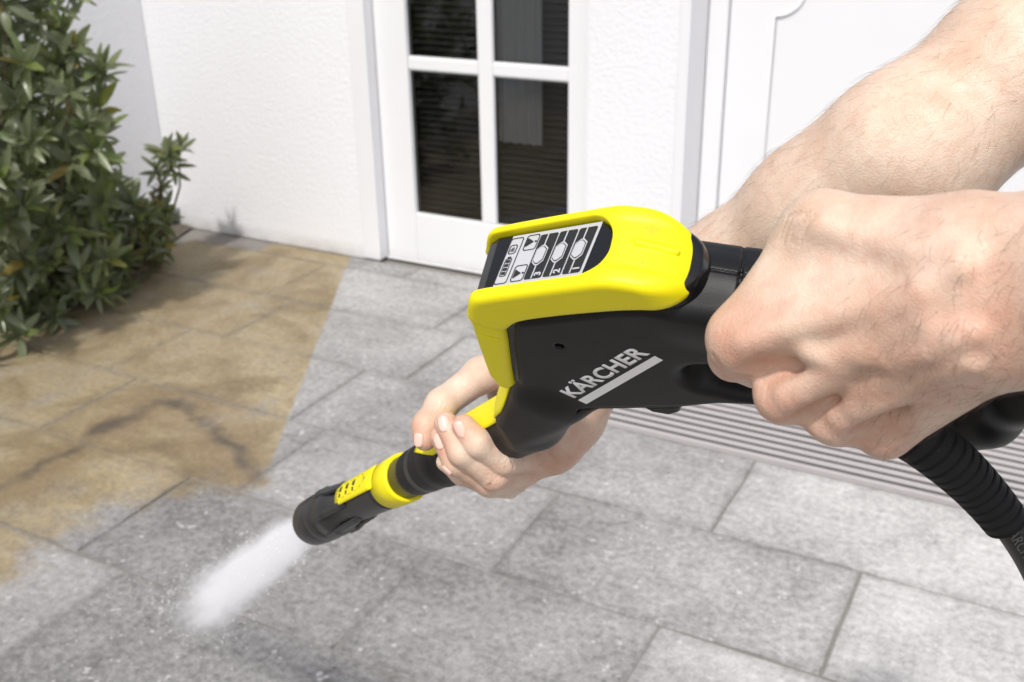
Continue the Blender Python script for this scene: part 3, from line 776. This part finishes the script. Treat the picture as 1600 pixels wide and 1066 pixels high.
for k in range(4): sheet('icon_mark', [(.042, .235+k*.075), (.088, .235+k*.075), (.088, .285+k*.075), (.042, .285+k*.075)], INK, screen, H2)
for k in range(3):                          # radio waves
    r = .014+.017*k
    a_ = [math.radians(100+q*15) for q in range(6)]
    sheet('icon_mark', [(.090+r*math.cos(a), .67+1.6*r*math.sin(a)) for a in a_]+[(.090+(r+.006)*math.cos(a), .67+1.6*(r+.006)*math.sin(a)) for a in a_[::-1]], INK, screen, H2)
# engraved + and - on the cover slope
def top_of(x, w):
    a_, b_ = .03, .075
    for _ in range(26):
        m_ = (a_+b_)/2
        if f_cover(np.array([[x, m_, w]], np.float32))[0] > 0: b_ = m_
        else: a_ = m_
    return Vector((x, b_, 0))
sl0, sl1 = top_of(.060, -.018), top_of(.074, -.018); sd = (sl1-sl0).normalized(); sn = Vector((-sd.y, sd.x, 0))
YEL2 = mat_plain('yellow_mark', (.60, .50, .003), .5)
def on_slope(u, w, h=.0003): return sl0+sd*u+sn*h+Vector((0, 0, w))
def slope_quad(name, us, ws, dl=0):
    V = [on_slope(us[0], ws[0]), on_slope(us[1], ws[0]), on_slope(us[1]-dl, ws[1]), on_slope(us[0]-dl, ws[1])]
    V += [v+sn*.0002 for v in V]
    return V
def marks(name, quads):
    V, F = [], []
    for q in quads:
        b = len(V); V += q; F += [(b+4, b+5, b+6, b+7), (b, b+1, b+5, b+4), (b+1, b+2, b+6, b+5), (b+2, b+3, b+7, b+6), (b+3, b, b+4, b+7)]
    bm = bmesh.new(); vs = [bm.verts.new(v) for v in V]
    for f in F: bm.faces.new([vs[i] for i in f])
    return bm_obj(name, bm, YEL2, cover)
marks('plus_mark', [slope_quad('', (.0082, .0112), (-.0325, -.0405)), slope_quad('', (.0055, .0081), (-.0352, -.0378)), slope_quad('', (.0113, .0139), (-.0352, -.0378))])
marks('minus_mark', [slope_quad('', (.0075, .0093), (-.0105, -.0180))])
# brand lettering and underline on the flank
ba = un(896.5, 621.5, W0)[:2]; bb = un(1015, 552, W0)[:2]; bd = Vector((bb[0]-ba[0], bb[1]-ba[1], 0)); blen = bd.length; bd.normalize(); bu = Vector((-bd.y, bd.x, 0))
tm = text_mesh('lettering', 'KÄRCHER', (ba[0], ba[1], W0+.0001), bd, bu, .0148, WHITE, body, .030, .00015)
xs = [(v.co-Vector((ba[0], ba[1], 0))).dot(bd) for v in tm.data.vertices]; x0, x1 = min(xs), max(xs)
for v in tm.data.vertices:
    q = v.co-Vector((ba[0], ba[1], 0)); a = q.dot(bd); v.co += bd*((a-x0)/(x1-x0)*blen-a)
u0 = un(903.3, 625, W0)[:2]; u1 = un(1023, 556, W0)[:2]; u2 = un(1036, 562.5, W0)[:2]; u3 = un(916.5, 631, W0)[:2]
V = [(*q, W0+.0001) for q in (u0, u1, u2, u3)]+[(*q, W0+.00025) for q in (u0, u1, u2, u3)]
bm = bmesh.new(); vs = [bm.verts.new(v) for v in V]
for f in ((4, 5, 6, 7), (0, 1, 5, 4), (1, 2, 6, 5), (2, 3, 7, 6), (3, 0, 4, 7)): bm.faces.new([vs[i] for i in f])
bm_obj('underline', bm, WHITE, body)
V, F = tube_mesh([[(-.005, .0115, -.006), (-.005, .0115, -.0042)]], [.0022], 12); mesh('screw', V, F, GREY, gun, False)
# trigger
def f_trig(P):
    g = mm([(66, -20), (88, -22), (104, -34), (112, -52), (104, -56), (92, -44), (76, -33), (64, -28)])
    return extr(poly2(P[:, 0], P[:, 1], g), P[:, 2], -.040, -.006, .004)
sdf_mesh('trigger', f_trig, (.058, -.062, -.044), (.118, -.014, 0), .0012, GREY, gun)
# safety catch under the shell
def f_catch(P):
    g = mm([(8, -66), (36, -68), (30, -77), (22, -80), (12, -75)])
    return extr(poly2(P[:, 0], P[:, 1], g), P[:, 2], -.034, -.004, .003)
sdf_mesh('safety_catch', f_catch, (.002, -.086, -.038), (.042, -.06, 0), .0012, BLK, gun)
# yellow inlay along the top of the fore handle
UX = np.cross(LD, [0, 0, 1]); UX = UX/np.linalg.norm(UX); UX = UX if UX[1] > 0 else -UX; UZ = np.array([0, 0, 1.0])
def on_axis(s, r, a):                        # a: 0 = top, positive towards the near flank
    return LA+LD*s+(UX*math.cos(a)+UZ*math.sin(a))*r
def lathe_patch(name, rows, mat, parent, smooth=True):
    n = len(rows[0]); V = [p for r in rows for p in r]
    F = [(i*n+k, i*n+k+1, (i+1)*n+k+1, (i+1)*n+k) for i in range(len(rows)-1) for k in range(n-1)]
    o = mesh(name, V, F, mat, parent, smooth); md = o.modifiers.new('thickness', 'SOLIDIFY'); md.thickness = .0012; md.offset = 0
    return o
# inlay surface follows the top of body: sample by pushing rays down onto the sdf
def drop(s, a):
    lo_, hi_ = .012, .06
    for _ in range(26):
        md = (lo_+hi_)/2
        if f_body(on_axis(s, md, a)[None].astype(np.float32))[0] > 0: hi_ = md
        else: lo_ = md
    return on_axis(s, hi_+.0006, a)
rows = []
for i in range(25):
    s = -.060+i*.208/24
    a1 = math.radians(30) if s < .115 else math.radians(30)*max(.10, 1-(s-.115)/.034*.9)
    if s < -.028: a1 = math.radians(30)*(.55+.45*(s+.060)/.032)
    rows.append([drop(s, -a1+(2*a1)*k/10) for k in range(11)])
lathe_patch('inlay', rows, YEL, gun)
# lance coupling, collar and nozzle
def lathe(name, prof, mat, parent, n=48, fn=None):
    V, F = [], []
    for (s, r) in prof:
        for k in range(n):
            a = 2*math.pi*k/n; V.append(on_axis(s, r if fn is None else fn(s, r, a), a))
    for i in range(len(prof)-1):
        for k in range(n): F.append((i*n+k, i*n+(k+1) % n, (i+1)*n+(k+1) % n, (i+1)*n+k))
    F.append(tuple(range(n))); F.append(tuple((len(prof)-1)*n+k for k in range(n)))
    bm = bmesh.new(); vs = [bm.verts.new(v) for v in V]
    for f in F: bm.faces.new([vs[i] for i in f])
    return bm_obj(name, bm, mat, parent, True)
def s_at(px, py): return float((un(px, py, -.026)-LA)@LD)
print('axis stations', [round(s_at(*q), 3) for q in ((640, 725), (625, 733), (600, 748), (585, 758), (560, 773), (540, 785), (520, 797), (495, 812), (478, 822))])
S = s_at
a0, a1_, a2, a3, a4, a5 = S(652, 718), S(622, 736), S(599, 750), S(548, 780), S(505, 806), S(489, 816)
lathe('coupling', [(a0-.03, .018), (a0-.03, .0212), (a0+.008, .0214), (a0+.011, .0190), (a1_+.05, .0186), (a1_+.05, .010)], GREY, gun)
ring = lathe('selector_ring', [(a1_+.004, .0188), (a1_+.003, .0212), (a1_+.006, .0222), (a1_+.016, .0222), (a2+.002, .0214), (a2+.003, .019)], YEL, gun)
NOZ = mat_black('nozzle_black', (.016, .016, .017), .33, .12, 700, .6)
nose = lathe('nozzle', [(a2+.004, .015), (a2+.004, .0205), (a2+.012, .0206), (a3, .0188), (a3+.018, .0190), (a4-.052, .0216), (a4-.045, .0246), (a4-.026, .0252), (a4-.0245, .0242), (a4-.0225, .0242), (a4-.021, .0250), (a4-.006, .0252), (a4-.0045, .0250), (a4-.003, .0250), (a4-.0015, .0254), (a5-.006, .0246), (a5, .0228), (a5+.001, .0205), (a5-.012, .018), (a5-.012, .004)], NOZ, gun)
lathe('nozzle_bore', [(a5-.0115, .0045), (a5-.004, .0045), (a5-.004, .0025), (a5-.010, .002)], DARK, gun, 20)
for k in range(6):                           # raised grip ribs round the nozzle
    a = math.radians(38+60*k); da = math.radians(10)
    V, F = [], []
    for s, r in ((a4-.098, .0196), (a4-.090, .0222), (a4-.056, .0246), (a4-.048, .0266), (a4-.0280, .0270), (a4-.0268, .0246)):
        V += [on_axis(s, r-.003, a-da*1.15), on_axis(s, r, a-da), on_axis(s, r+.0006, a), on_axis(s, r, a+da), on_axis(s, r-.003, a+da*1.15)]
    for i in range(5):
        for q in range(4): F.append((i*5+q, i*5+q+1, (i+1)*5+q+1, (i+1)*5+q))
    F += [(0, 1, 2, 3, 4), (25, 26, 27, 28, 29)]
    bm = bmesh.new(); vs = [bm.verts.new(v) for v in V]
    for f in F: bm.faces.new([vs[i] for i in f])
    bm_obj('grip_rib', bm, GREY if k % 2 else NOZ, nose)
# printed yellow flag on the nozzle with its pictograms
AF = math.radians(6)
rows = [[on_axis(a2-.004+(a3-a2+.004)*i/8, .0226-.0009*i/8, AF-.50+1.0*k/8) for k in range(9)] for i in range(9)]
flag = lathe_patch('setting_flag', rows, YEL, gun)
def fl(u, v, h=.0009):
    s = a2-.004+(a3-a2+.004)*u; return on_axis(s, .0226-.0009*u+h, AF-.50+1.0*v)
def flq(name, pts):
    mesh(name, [fl(u, v) for u, v in pts], [tuple(range(len(pts)))], INK, flag)
flq('arrow_mark', [(.30, .14), (.30, .74), (.17, .44)])
for k in range(3):
    u = .40+.185*k
    flq('setting_mark', [(u, .15), (u+.015, .15), (u+.015, .80), (u, .80)]); flq('setting_mark', [(u+.14, .15), (u+.155, .15), (u+.155, .80), (u+.14, .80)])
    flq('setting_mark', [(u+.045, .24), (u+.115, .30), (u+.115, .46), (u+.045, .52)]); flq('setting_mark', [(u+.06, .56), (u+.10, .56), (u+.10, .72), (u+.06, .72)])

# ------------------------------------------------------------------ hose
def P3(px, py, z):
    return EYE+(RIGHT*(px-800)/FPX-UP*(py-533)/FPX+FWD)*z
def catmull(pts, n):
    P = [np.asarray(p, float) for p in pts]; P = [2*P[0]-P[1]]+P+[2*P[-1]-P[-2]]; out = []
    for i in range(1, len(P)-2):
        for k in range(n):
            t = k/n; a, b, c, d = P[i-1:i+3]
            out.append(.5*((2*b)+(c-a)*t+(2*a-5*b+4*c-d)*t*t+(3*b-a-3*c+d)*t**3))
    out.append(P[-2]); return out
hz = .575
hp = catmull([P3(1395, 655, hz), P3(1455, 697, hz), P3(1520, 755, hz+.01), P3(1576, 822, hz+.02), P3(1625, 905, hz+.04), P3(1680, 1050, hz+.07), P3(1720, 1300, hz+.1)], 14)
hose = empty('high_pressure_hose', tuple(hp[0])); tag(hose, 'black high pressure hose with ribbed bend sleeve hanging from the gun grip', 'hose')
hp = [p-hp[0] for p in hp]
V, F = tube_mesh([hp], [.0085], 20); mesh('hose_line', V, F, mat_black('hose_rubber', (.016, .016, .016), .45, .2, 600), hose, True)
sl = catmull(hp[:45:4], 26); sl = sl[:int(len(sl)*.93)]; rad = []
d_ = 0
for i in range(len(sl)):
    if i: d_ += np.linalg.norm(sl[i]-sl[i-1])
    ph = (d_ % .0066)/.0066; e = min(1, max(0, i/len(sl)))
    rad.append(.0168-.0042*e-(0.0017 if ph < .3 else 0))
rad[-1] = .009
V, F = tube_mesh([sl], [rad], 28); mesh('bend_sleeve', V, F, BLK_RUB, hose, True)
tang = Vector(hp[52]-hp[44]).normalized(); vd = Vector(EYE)-(Vector(hp[48])+hose.location); vd = (vd-tang*vd.dot(tang)).normalized(); yd_ = vd.cross(tang)
text_mesh('lettering', 'KÄRCHER', Vector(hp[44])+vd*.0086-yd_*.003-tang*.016, tang, yd_, .0085, mat_plain('hose_print', (.13, .13, .13), .6), hose, 0, 0)

# ------------------------------------------------------------------ person: two arms with hands
person = empty('person'); tag(person, 'person with bare forearms holding the spray gun in both hands', 'person')
KNUCKLES = [(P3(1157, 534, .485), .012), (P3(1224, 618, .488), .012), (P3(1306, 654, .49), .010), (P3(1381, 679, .495), .010), (P3(785, 722, .757), .012), (P3(772, 746, .762), .011), (P3(680, 634, .80), .010)]
def arm(name, fn, pts, h, flush, label=None):
    pts = np.array(pts); lo = pts.min(0)-.06; hi = pts.max(0)+.06
    o, V, N = sdf_mesh(name, fn, lo, hi, h, SKIN, person)
    a = o.data.attributes.new('flush', 'FLOAT', 'POINT'); f = np.zeros(len(V), np.float32)
    for c, r, s in flush: f = np.maximum(f, s*np.exp(-(np.linalg.norm(V-c, axis=1)/r)**2))
    a.data.foreach_set('value', f)
    a = o.data.attributes.new('knuckle', 'FLOAT', 'POINT'); f = np.zeros(len(V), np.float32)
    for c, r in KNUCKLES: f = np.maximum(f, np.exp(-(np.linalg.norm(V-c, axis=1)/r)**2))
    a.data.foreach_set('value', f)
    if label: o['label'] = label
    return o, V, N
def hairs(parent, V, N, n, cond, length, dirv, seed, r0=.00005):
    rg_ = np.random.default_rng(seed); pick = rg_.integers(0, len(V), n*6); paths, rad = [], []
    for i in pick:
        if len(paths) >= n: break
        p, nn = V[i], N[i]
        w = cond(p)
        if rg_.random() > w: continue
        d = dirv+rg_.normal(0, .35, 3); d -= nn*(d@nn); d /= np.linalg.norm(d)+1e-9
        L = length*rg_.uniform(.5, 1.2); b = rg_.normal(0, .5, 3); b -= nn*(b@nn)
        q = [p+d*L*t+nn*(L*(.42*t-.28*t*t)+.0002)+b*L*.3*t*t for t in (0, .3, .65, 1)]
        paths.append(q); rad.append([r0, r0*.9, r0*.7, r0*.3])
    Vh, Fh = tube_mesh(paths, rad, 3, False)
    o = mesh('arm_hair', Vh, Fh, mat_plain('hair_'+parent.name, (.12, .075, .05), .5), parent, True); o['kind'] = 'stuff'
def surf(fn, px, py, z0=.38):
    d = RIGHT*(px-800)/FPX-UP*(py-533)/FPX+FWD; dl = np.linalg.norm(d); z = z0
    for _ in range(90):
        v = float(fn((EYE+d*z)[None].astype(np.float32))[0]); z += .8*v/dl
        if v < 1e-4 or z > 2: break
    p = EYE+d*z; e = .0006
    n = sum(q*float(fn((p+q*e)[None].astype(np.float32))[0]) for q in np.array([[1, -1, -1], [-1, -1, 1], [-1, 1, -1], [1, 1, 1.]]))
    return p, n/np.linalg.norm(n)
def nail_on(parent, fn, px, py, dpx, L, W, z0=.6):
    p, nn = surf(fn, px, py, z0); z = float((p-EYE)@FWD)
    d = P3(px+dpx[0], py+dpx[1], z+dpx[2])-p; d -= nn*(d@nn); d /= np.linalg.norm(d); s = np.cross(nn, d)
    V = []; nu, nv = 9, 9
    for i in range(nu):
        for j in range(nv):
            u = i/(nu-1)*2-1; v = j/(nv-1)*2-1
            w = W*.5*math.sqrt(max(.02, 1-.75*abs(u)**4)); V.append(p+d*(u*L*.5)+s*(v*w)-nn*(v*v*W*.20+u*u*.0005-.0004))
    F = [(i*nv+j, i*nv+j+1, (i+1)*nv+j+1, (i+1)*nv+j) for i in range(nu-1) for j in range(nv-1)]
    o = mesh('fingernail', V, F, NAIL, parent, True); md = o.modifiers.new('t', 'SOLIDIFY'); md.thickness = .0005; md.offset = 0
def ridged(fn, lines, z0=.38):
    L = []
    for pts, r, lift in lines:
        q = []
        for x, y in pts:
            p, n = surf(fn, x, y, z0)
            if np.isfinite(p).all() and abs(float(fn(p[None].astype(np.float32))[0])) < .001: q.append((p+n*(lift-r), r))
        if len(q) > 1: L.append(q)
    def g(P):
        d = fn(P)
        for c in L: d = smin(d, chain(P, c, .0008), .0095)
        return d
    return g
def creased(fn, lines, z0=.38):
    L = []
    for pts, r in lines:
        q = [surf(fn, x, y, z0)[0] for x, y in pts]
        q = [p for p in q if np.isfinite(p).all() and abs(float(fn(p[None].astype(np.float32))[0])) < .001]
        if len(q) > 1: L.append([(p, r) for p in q])
    def g(P):
        d = fn(P)
        for c in L: d = smax(d, -chain(P, c, .0004), .0016)
        return d
    return g
def nail(parent, px, py, z, dpx, npx, L, W):
    """small curved nail plate: centre, direction of growth (photo px), outward normal in camera axes"""
    c = P3(px, py, z); d = P3(px+dpx[0], py+dpx[1], z+dpx[2])-c; d /= np.linalg.norm(d)
    nn = RIGHT*npx[0]+UP*npx[1]-FWD*npx[2]; nn -= d*(nn@d); nn /= np.linalg.norm(nn); s = np.cross(nn, d)
    V, F = [], []; nu, nv = 7, 7
    for i in range(nu):
        for j in range(nv):
            u = i/(nu-1)*2-1; v = j/(nv-1)*2-1
            w = W*.5*math.sqrt(max(0, 1-.62*abs(u)**3.5)); V.append(c+d*(u*L*.5)+s*(v*w)-nn*(v*v*.0016+u*u*.0004))
    F = [(i*nv+j, i*nv+j+1, (i+1)*nv+j+1, (i+1)*nv+j) for i in range(nu-1) for j in range(nv-1)]
    o = mesh('fingernail', V, F, NAIL, parent, True); md = o.modifiers.new('t', 'SOLIDIFY'); md.thickness = .0005
t = NT('nail'); NAIL = t.fin((.78, .50, .42), .28, None, Specular_IOR_Level=.5)

# right arm -----------------------------------------------------------------
KI, KM, KR, KP = P3(1157, 534, .497), P3(1224, 618, .500), P3(1306, 654, .503), P3(1381, 679, .508)
WI, WM, WR, WP = P3(1530, 410, .437), P3(1540, 450, .437), P3(1545, 492, .439), P3(1552, 528, .441)
TB, TM, TP, TD = P3(1500, 380, .442), P3(1288, 348, .476), P3(1246, 378, .508), P3(1215, 440, .54)
VIEW = np.array([FWD[i] for i in range(3)])
ELBOW = P3(1790, 440, .394)+(P3(1800, 440, .393)-P3(1544, 455, .431))/np.linalg.norm(P3(1800, 440, .393)-P3(1544, 455, .431))*.17
def f_right(P):
    fore = smin(rcone(P, P3(1540, 402, .430), P3(1800, 380, .392), .0235, .027), rcone(P, P3(1548, 508, .432), P3(1800, 500, .394), .0235, .027), .022)
    fore = smin(fore, rcone(P, P3(1790, 440, .394), ELBOW, .033, .046), .03)
    d = smin(fore, rcone(P, P3(1470, 455, .446), P3(1300, 505, .478), .027, .017), .02)
    mc = rcone(P, WI, KI, .020, .0142)
    for a, b, ra, rb in ((WM, KM, .020, .0135), (WR, KR, .0195, .0131), (WP, KP, .0195, .0116)):
        mc = smin(mc, rcone(P, a, b, ra, rb), .017)
    d = smin(d, mc, .016)
    d = smin(d, rcone(P, P3(1268, 366, .487), P3(1160, 520, .502), .0138, .0135), .014)          # first dorsal interosseous
    d = smin(d, rcone(P, P3(1350, 400, .470), P3(1240, 480, .490), .016, .0135), .016)
    th = chain(P, [(TB, .0185), (TM, .0128), (TP, .0112), (TD, .0105)], .008)
    d = smin(d, th, .014)
    # proximal phalanges turning away round the grip
    for a, b, c, r in ((KI, P3(1147, 556, .516), P3(1180, 575, .552), .0120), (KM, P3(1228, 622, .522), P3(1255, 610, .555), .0116), (KR, P3(1310, 650, .528), P3(1330, 625, .56), .0112), (KP, P3(1385, 672, .53), P3(1400, 640, .56), .0098)):
        d = smin(d, chain(P, [(a, r), (b, r*.98), (c, r*.9)], .005), .0055)
    # knuckle heads, extensor tendons, veins
    for k, w, r in ((KI, WI, .0142), (KM, WM, .0135), (KR, WR, .0131), (KP, WP, .0116)):
        v = k-VIEW*(r-.0035)*.95; d = smin(d, rcone(P, v, v+(w-k)*.05, .0066, .006), .009)
        a = k+(w-k)*.10-VIEW*(r-.0006); b = k+(w-k)*.62-VIEW*(r+.0035); d = smin(d, rcone(P, a, b, .0022, .0016), .009)
    for pts in ([(1290, 560, .4795), (1360, 545, .4635), (1440, 560, .4490), (1500, 530, .4345)], [(1370, 610, .4840), (1420, 580, .4650), (1490, 560, .4470)], [(1230, 430, .4840), (1300, 440, .4690), (1380, 420, .4510), (1450, 400, .4330)]):
        d = smin(d, chain(P, [(P3(*q), .0010) for q in pts], .002), .006)
    # valleys between the knuckles
    d = smax(d, -rcone(P, P3(1345, 694, .488), P3(1415, 615, .466), .0036, .0012), .014)
    for a, b in (((1192, 592, .4850), (1256, 572, .4770)), ((1262, 656, .4880), (1322, 618, .4780))):
        d = smax(d, -rcone(P, P3(*a), P3(*b), .0014, .0003), .016)
    # fold under the index knuckle
    d = smax(d, -chain(P, [(P3(1112, 558, .494), .0007), (P3(1135, 580, .496), .0009), (P3(1165, 590, .498), .0009)], .001), .0035)
    # skin creases over the index and middle knuckle
    return d
flush_shade_r = [(KI-VIEW*.012, .022, .7), (KM-VIEW*.012, .02, .75), (KR-VIEW*.012, .02, .7), (KP-VIEW*.01, .022, .8), (P3(1130, 575, .505), .016, .6), (P3(1580, 560, .41), .06, .45), (P3(1330, 620, .48), .035, .55), (P3(1480, 520, .43), .06, .4)]  # knuckle redness, plus shade painted into the lower right of the hand
CR = []; rc = random.Random(4)
def jl(pts): return [(x+rc.uniform(-3, 3), y+rc.uniform(-3, 3)) for x, y in pts]
for k in range(5): CR.append((jl([(1218+7*k, 376+2*k), (1224+7*k, 358+2*k), (1232+8*k, 340+2*k), (1246+8*k, 328+2*k)]), rc.uniform(.00003, .00015)))
ra, RV, RN = arm('right_arm', creased(ridged(f_right, [
    ([(1165, 530), (1230, 512), (1300, 494), (1370, 478), (1440, 466)], .0030, .0009), ([(1228, 612), (1300, 580), (1370, 545), (1440, 510)], .0030, .0010),
    ([(1310, 648), (1370, 606), (1430, 564), (1490, 528)], .0028, .0009), ([(1288, 352), (1350, 372), (1420, 388), (1500, 398)], .0035, .0006),
    ([(1262, 552), (1300, 562), (1344, 550), (1392, 562), (1452, 548), (1520, 520)], .0016, .0008), ([(1344, 550), (1380, 500), (1436, 450), (1500, 420)], .0014, .0006),
    ([(1348, 640), (1400, 622), (1450, 590), (1512, 570)], .0015, .0007)]), CR), [KI, KP, WI, P3(1780, 330, .39), P3(1780, 560, .39), ELBOW, P3(1100, 500, .5), P3(1250, 330, .55), P3(1300, 700, .56)], .0014, flush_shade_r, 'bare right forearm and fist closed round the rear grip')
kp = np.array([to_px(p) for p in (KI, WI)])
def cond_r(p):
    x, y_, z = to_px(p)
    return max(0, min(1, (x-1290)/220))*(.25+.75*min(1, max(0, (y_-330)/260)))
hd = P3(1380, 640, .47)-P3(1500, 440, .44); hd /= np.linalg.norm(hd)
vis = (RN@(-VIEW)) > .05
hairs(ra, RV[vis], RN[vis], 1150, cond_r, .011, hd, 3)

# left arm ------------------------------------------------------------------
def f_left(P):
    d = chain(P, [(P3(2150, -330, .58), .056), (P3(1800, -60, .63), .050), (P3(1603, 97, .645), .0470), (P3(1412, 246, .66), .0475), (P3(1277, 333, .70), .0425), (P3(1146, 424, .752), .0362), (P3(970, 515, .80), .0285), (P3(879, 655, .828), .0205)], .03)
    d = smin(d, rcone(P, P3(965, 525, .795), P3(869, 685, .815), .026, .019), .02)
    # palm below the lance
    d = smin(d, rcone(P, P3(864, 690, .818), P3(800, 715, .832), .0215, .017), .016)
    d = smin(d, rcone(P, P3(858, 708, .808), P3(812, 733, .808), .0155, .012), .012)
    d = smin(d, rcone(P, P3(905, 655, .830), P3(790, 610, .865), .020, .016), .016)
    # fingers: knuckle below, tip on top of the lance
    # each: base joint, middle joint, last joint, tip
    idx = [(P3(838, 716, .800), .0110), (P3(785, 719, .766), .0112), (P3(746, 692, .752), .0104), (P3(725, 666, .752), .0086)]
    mid = [(P3(818, 740, .808), .0105), (P3(772, 743, .772), .0108), (P3(722, 706, .757), .0102), (P3(697, 662, .762), .0086)]
    rin = [(P3(806, 752, .815), .0100), (P3(762, 751, .782), .0104), (P3(713, 722, .768), .0096), (P3(689, 683, .770), .0082)]
    lit = [(P3(796, 762, .825), .0088), (P3(765, 758, .802), .0090), (P3(722, 740, .790), .0084), (P3(696, 722, .788), .0070)]
    fg = None
    for f in (idx, mid, rin, lit):
        e = chain(P, f, .004); fg = e if fg is None else smin(fg, e, .0012)
    d = smin(d, fg, .007)
    # thumb along the far side
    th = chain(P, [(P3(820, 560, .862), .0155), (P3(752, 586, .838), .0140), (P3(690, 632, .812), .0118), (P3(668, 666, .800), .0112), (P3(664, 686, .796), .0090)], .006)
    d = smin(d, th, .010)
    return d
CL = [([(788, 700), (797, 714), (803, 734)], .0003), ([(760, 760), (771, 751), (780, 742)], .0002), ([(850, 690), (858, 706), (872, 722)], .0005), ([(866, 690), (876, 704), (888, 716)], .0002)]
flush_l = [(P3(690, 690, .76), .014, .8), (P3(725, 665, .75), .014, .7), (P3(775, 750, .77), .02, .5), (P3(850, 715, .8), .03, .45), (P3(664, 680, .79), .016, .55), (P3(900, 720, .8), .03, .4)]
la, LV_, LN = arm('left_arm', creased(f_left, CL, .6), [P3(2120, -300, .58), P3(1700, 180, .66), P3(660, 700, .80), P3(800, 760, .77), P3(790, 570, .87), P3(900, 600, .86)], .0014, flush_l, 'bare left forearm reaching behind the gun, hand under the front handle')
nail_on(la, f_left, 718, 672, (-6, -20, .003), .0125, .0090)
nail_on(la, f_left, 693, 662, (-5, -20, .003), .0120, .0090)
nail_on(la, f_left, 686, 690, (-5, -20, .003), .0120, .0090)
nail_on(la, f_left, 697, 737, (-18, -12, .002), .0090, .0070)
nail_on(la, f_left, 652, 688, (-3, 18, .0), .0110, .0090)
def cond_l(p):
    x, y_, z = to_px(p); return 1.0 if 1060 < x < 1640 else (.5 if 900 < x < 940 else 0)
hd = P3(1142, 419, .75)-P3(1409, 240, .66); hd /= np.linalg.norm(hd)
vis = (LN@(-VIEW)) > -.35
hairs(la, LV_[vis], LN[vis], 1100, cond_l, .012, hd, 5, .00004)

# ------------------------------------------------------------------ the water jet
n0 = GM @ Vector(on_axis(a5-.002, 0, 0)); hit = Vector((*ground_pt(300, 962), .0)); ax = hit-n0; Lj = ax.length; ax.normalize()
print('jet', n0, hit, Lj, 'nozzle height', n0.z)
def mat_jet(L):
    t = NT('water_mist'); o = t.obj(); s = t.n('SeparateXYZ'); t.put(s.inputs[0], o)
    z = t.m('DIVIDE', s.outputs[2], L)
    r = t.m('SQRT', t.m('ADD', t.m('POWER', s.outputs[0], 2), t.m('POWER', s.outputs[1], 2)))
    rad = t.m('ADD', .022, t.m('MULTIPLY', z, .075))
    q = t.m('DIVIDE', r, rad)
    cc = t.n('CombineXYZ'); t.put(cc.inputs[0], t.m('DIVIDE', s.outputs[0], rad)); t.put(cc.inputs[1], t.m('DIVIDE', s.outputs[1], rad)); t.put(cc.inputs[2], t.m('MULTIPLY', z, 1.4)); st = cc.outputs[0]
    nz_ = t.noise(st, 3.2, 5, .7); nb = t.noise(t.vm('MULTIPLY', o, (1, 1, .5)), 18, 3, .55)
    q2 = t.m('ADD', q, t.m('MULTIPLY', t.m('SUBTRACT', nb, .5), 1.0))
    core = t.m('POWER', t.mr(q2, .0, 1.1, 1, 0, smooth=True), 1.9)
    ends = t.m('MULTIPLY', t.mr(z, 0, .10, .25, 1), t.mr(z, .15, .95, 1, .06, smooth=True))
    dn = t.m('MULTIPLY', t.m('MULTIPLY', core, ends), t.mr(nz_, .34, .66, .05, 1.7))
    dens = t.m('MULTIPLY', dn, t.m('DIVIDE', 1.9, rad))
    v = t.n('VolumePrincipled'); v.inputs['Color'].default_value = (.99, .99, 1, 1); t.put(v.inputs['Density'], dens); v.inputs['Anisotropy'].default_value = .0
    t.t.nodes.remove(t.p); t.t.links.new(v.outputs[0], t.out.inputs['Volume'])
    return t.mat
V, F = tube_mesh([[(0, 0, Lj*k/8) for k in range(9)]], [[(.024+.080*k/8)*1.2 for k in range(9)]], 24)
jet = mesh('water_spray', V, F, mat_jet(Lj)); tag(jet, 'white fan of water spray blasting from the nozzle onto the slabs', 'water spray', kind='stuff')
jet.location = n0; jet.rotation_mode = 'QUATERNION'; jet.rotation_quaternion = ax.to_track_quat('Z', 'Y')

# loose drops thrown off the jet and off the slab where it lands
drops = bmesh.new(); rgd = random.Random(9)
def drop_at(p, r):
    m = bmesh.ops.create_icosphere(drops, subdivisions=1, radius=r)
    for v in m['verts']: v.co += p
u_ = ax.orthogonal().normalized(); w_ = ax.cross(u_)
for i in range(420):
    z = Lj*rgd.uniform(.04, .97); rr = (.022+.075*z/Lj)*rgd.gauss(.75, .30); a = rgd.uniform(0, 6.283)
    p = n0+ax*z+(u_*math.cos(a)+w_*math.sin(a))*rr
    if p.z > .004: drop_at(p, rgd.uniform(.0004, .0011))
for i in range(420):
    a = rgd.uniform(0, 6.283); rr = abs(rgd.gauss(0, .13))+.02
    drop_at(Vector((hit.x+rr*math.cos(a)-.05, hit.y+rr*math.sin(a)+.03, .003+abs(rgd.gauss(0, .035))*max(.1, 1-rr/.4))), rgd.uniform(.0005, .0013))
t = NT('water_drop'); WDROP = t.fin((.9, .9, .9), .08, None, Specular_IOR_Level=.6)
tag(bm_obj('water_drops', drops, WDROP, None, True), 'loose water drops flying off the jet and the slabs', 'water drops', kind='stuff')
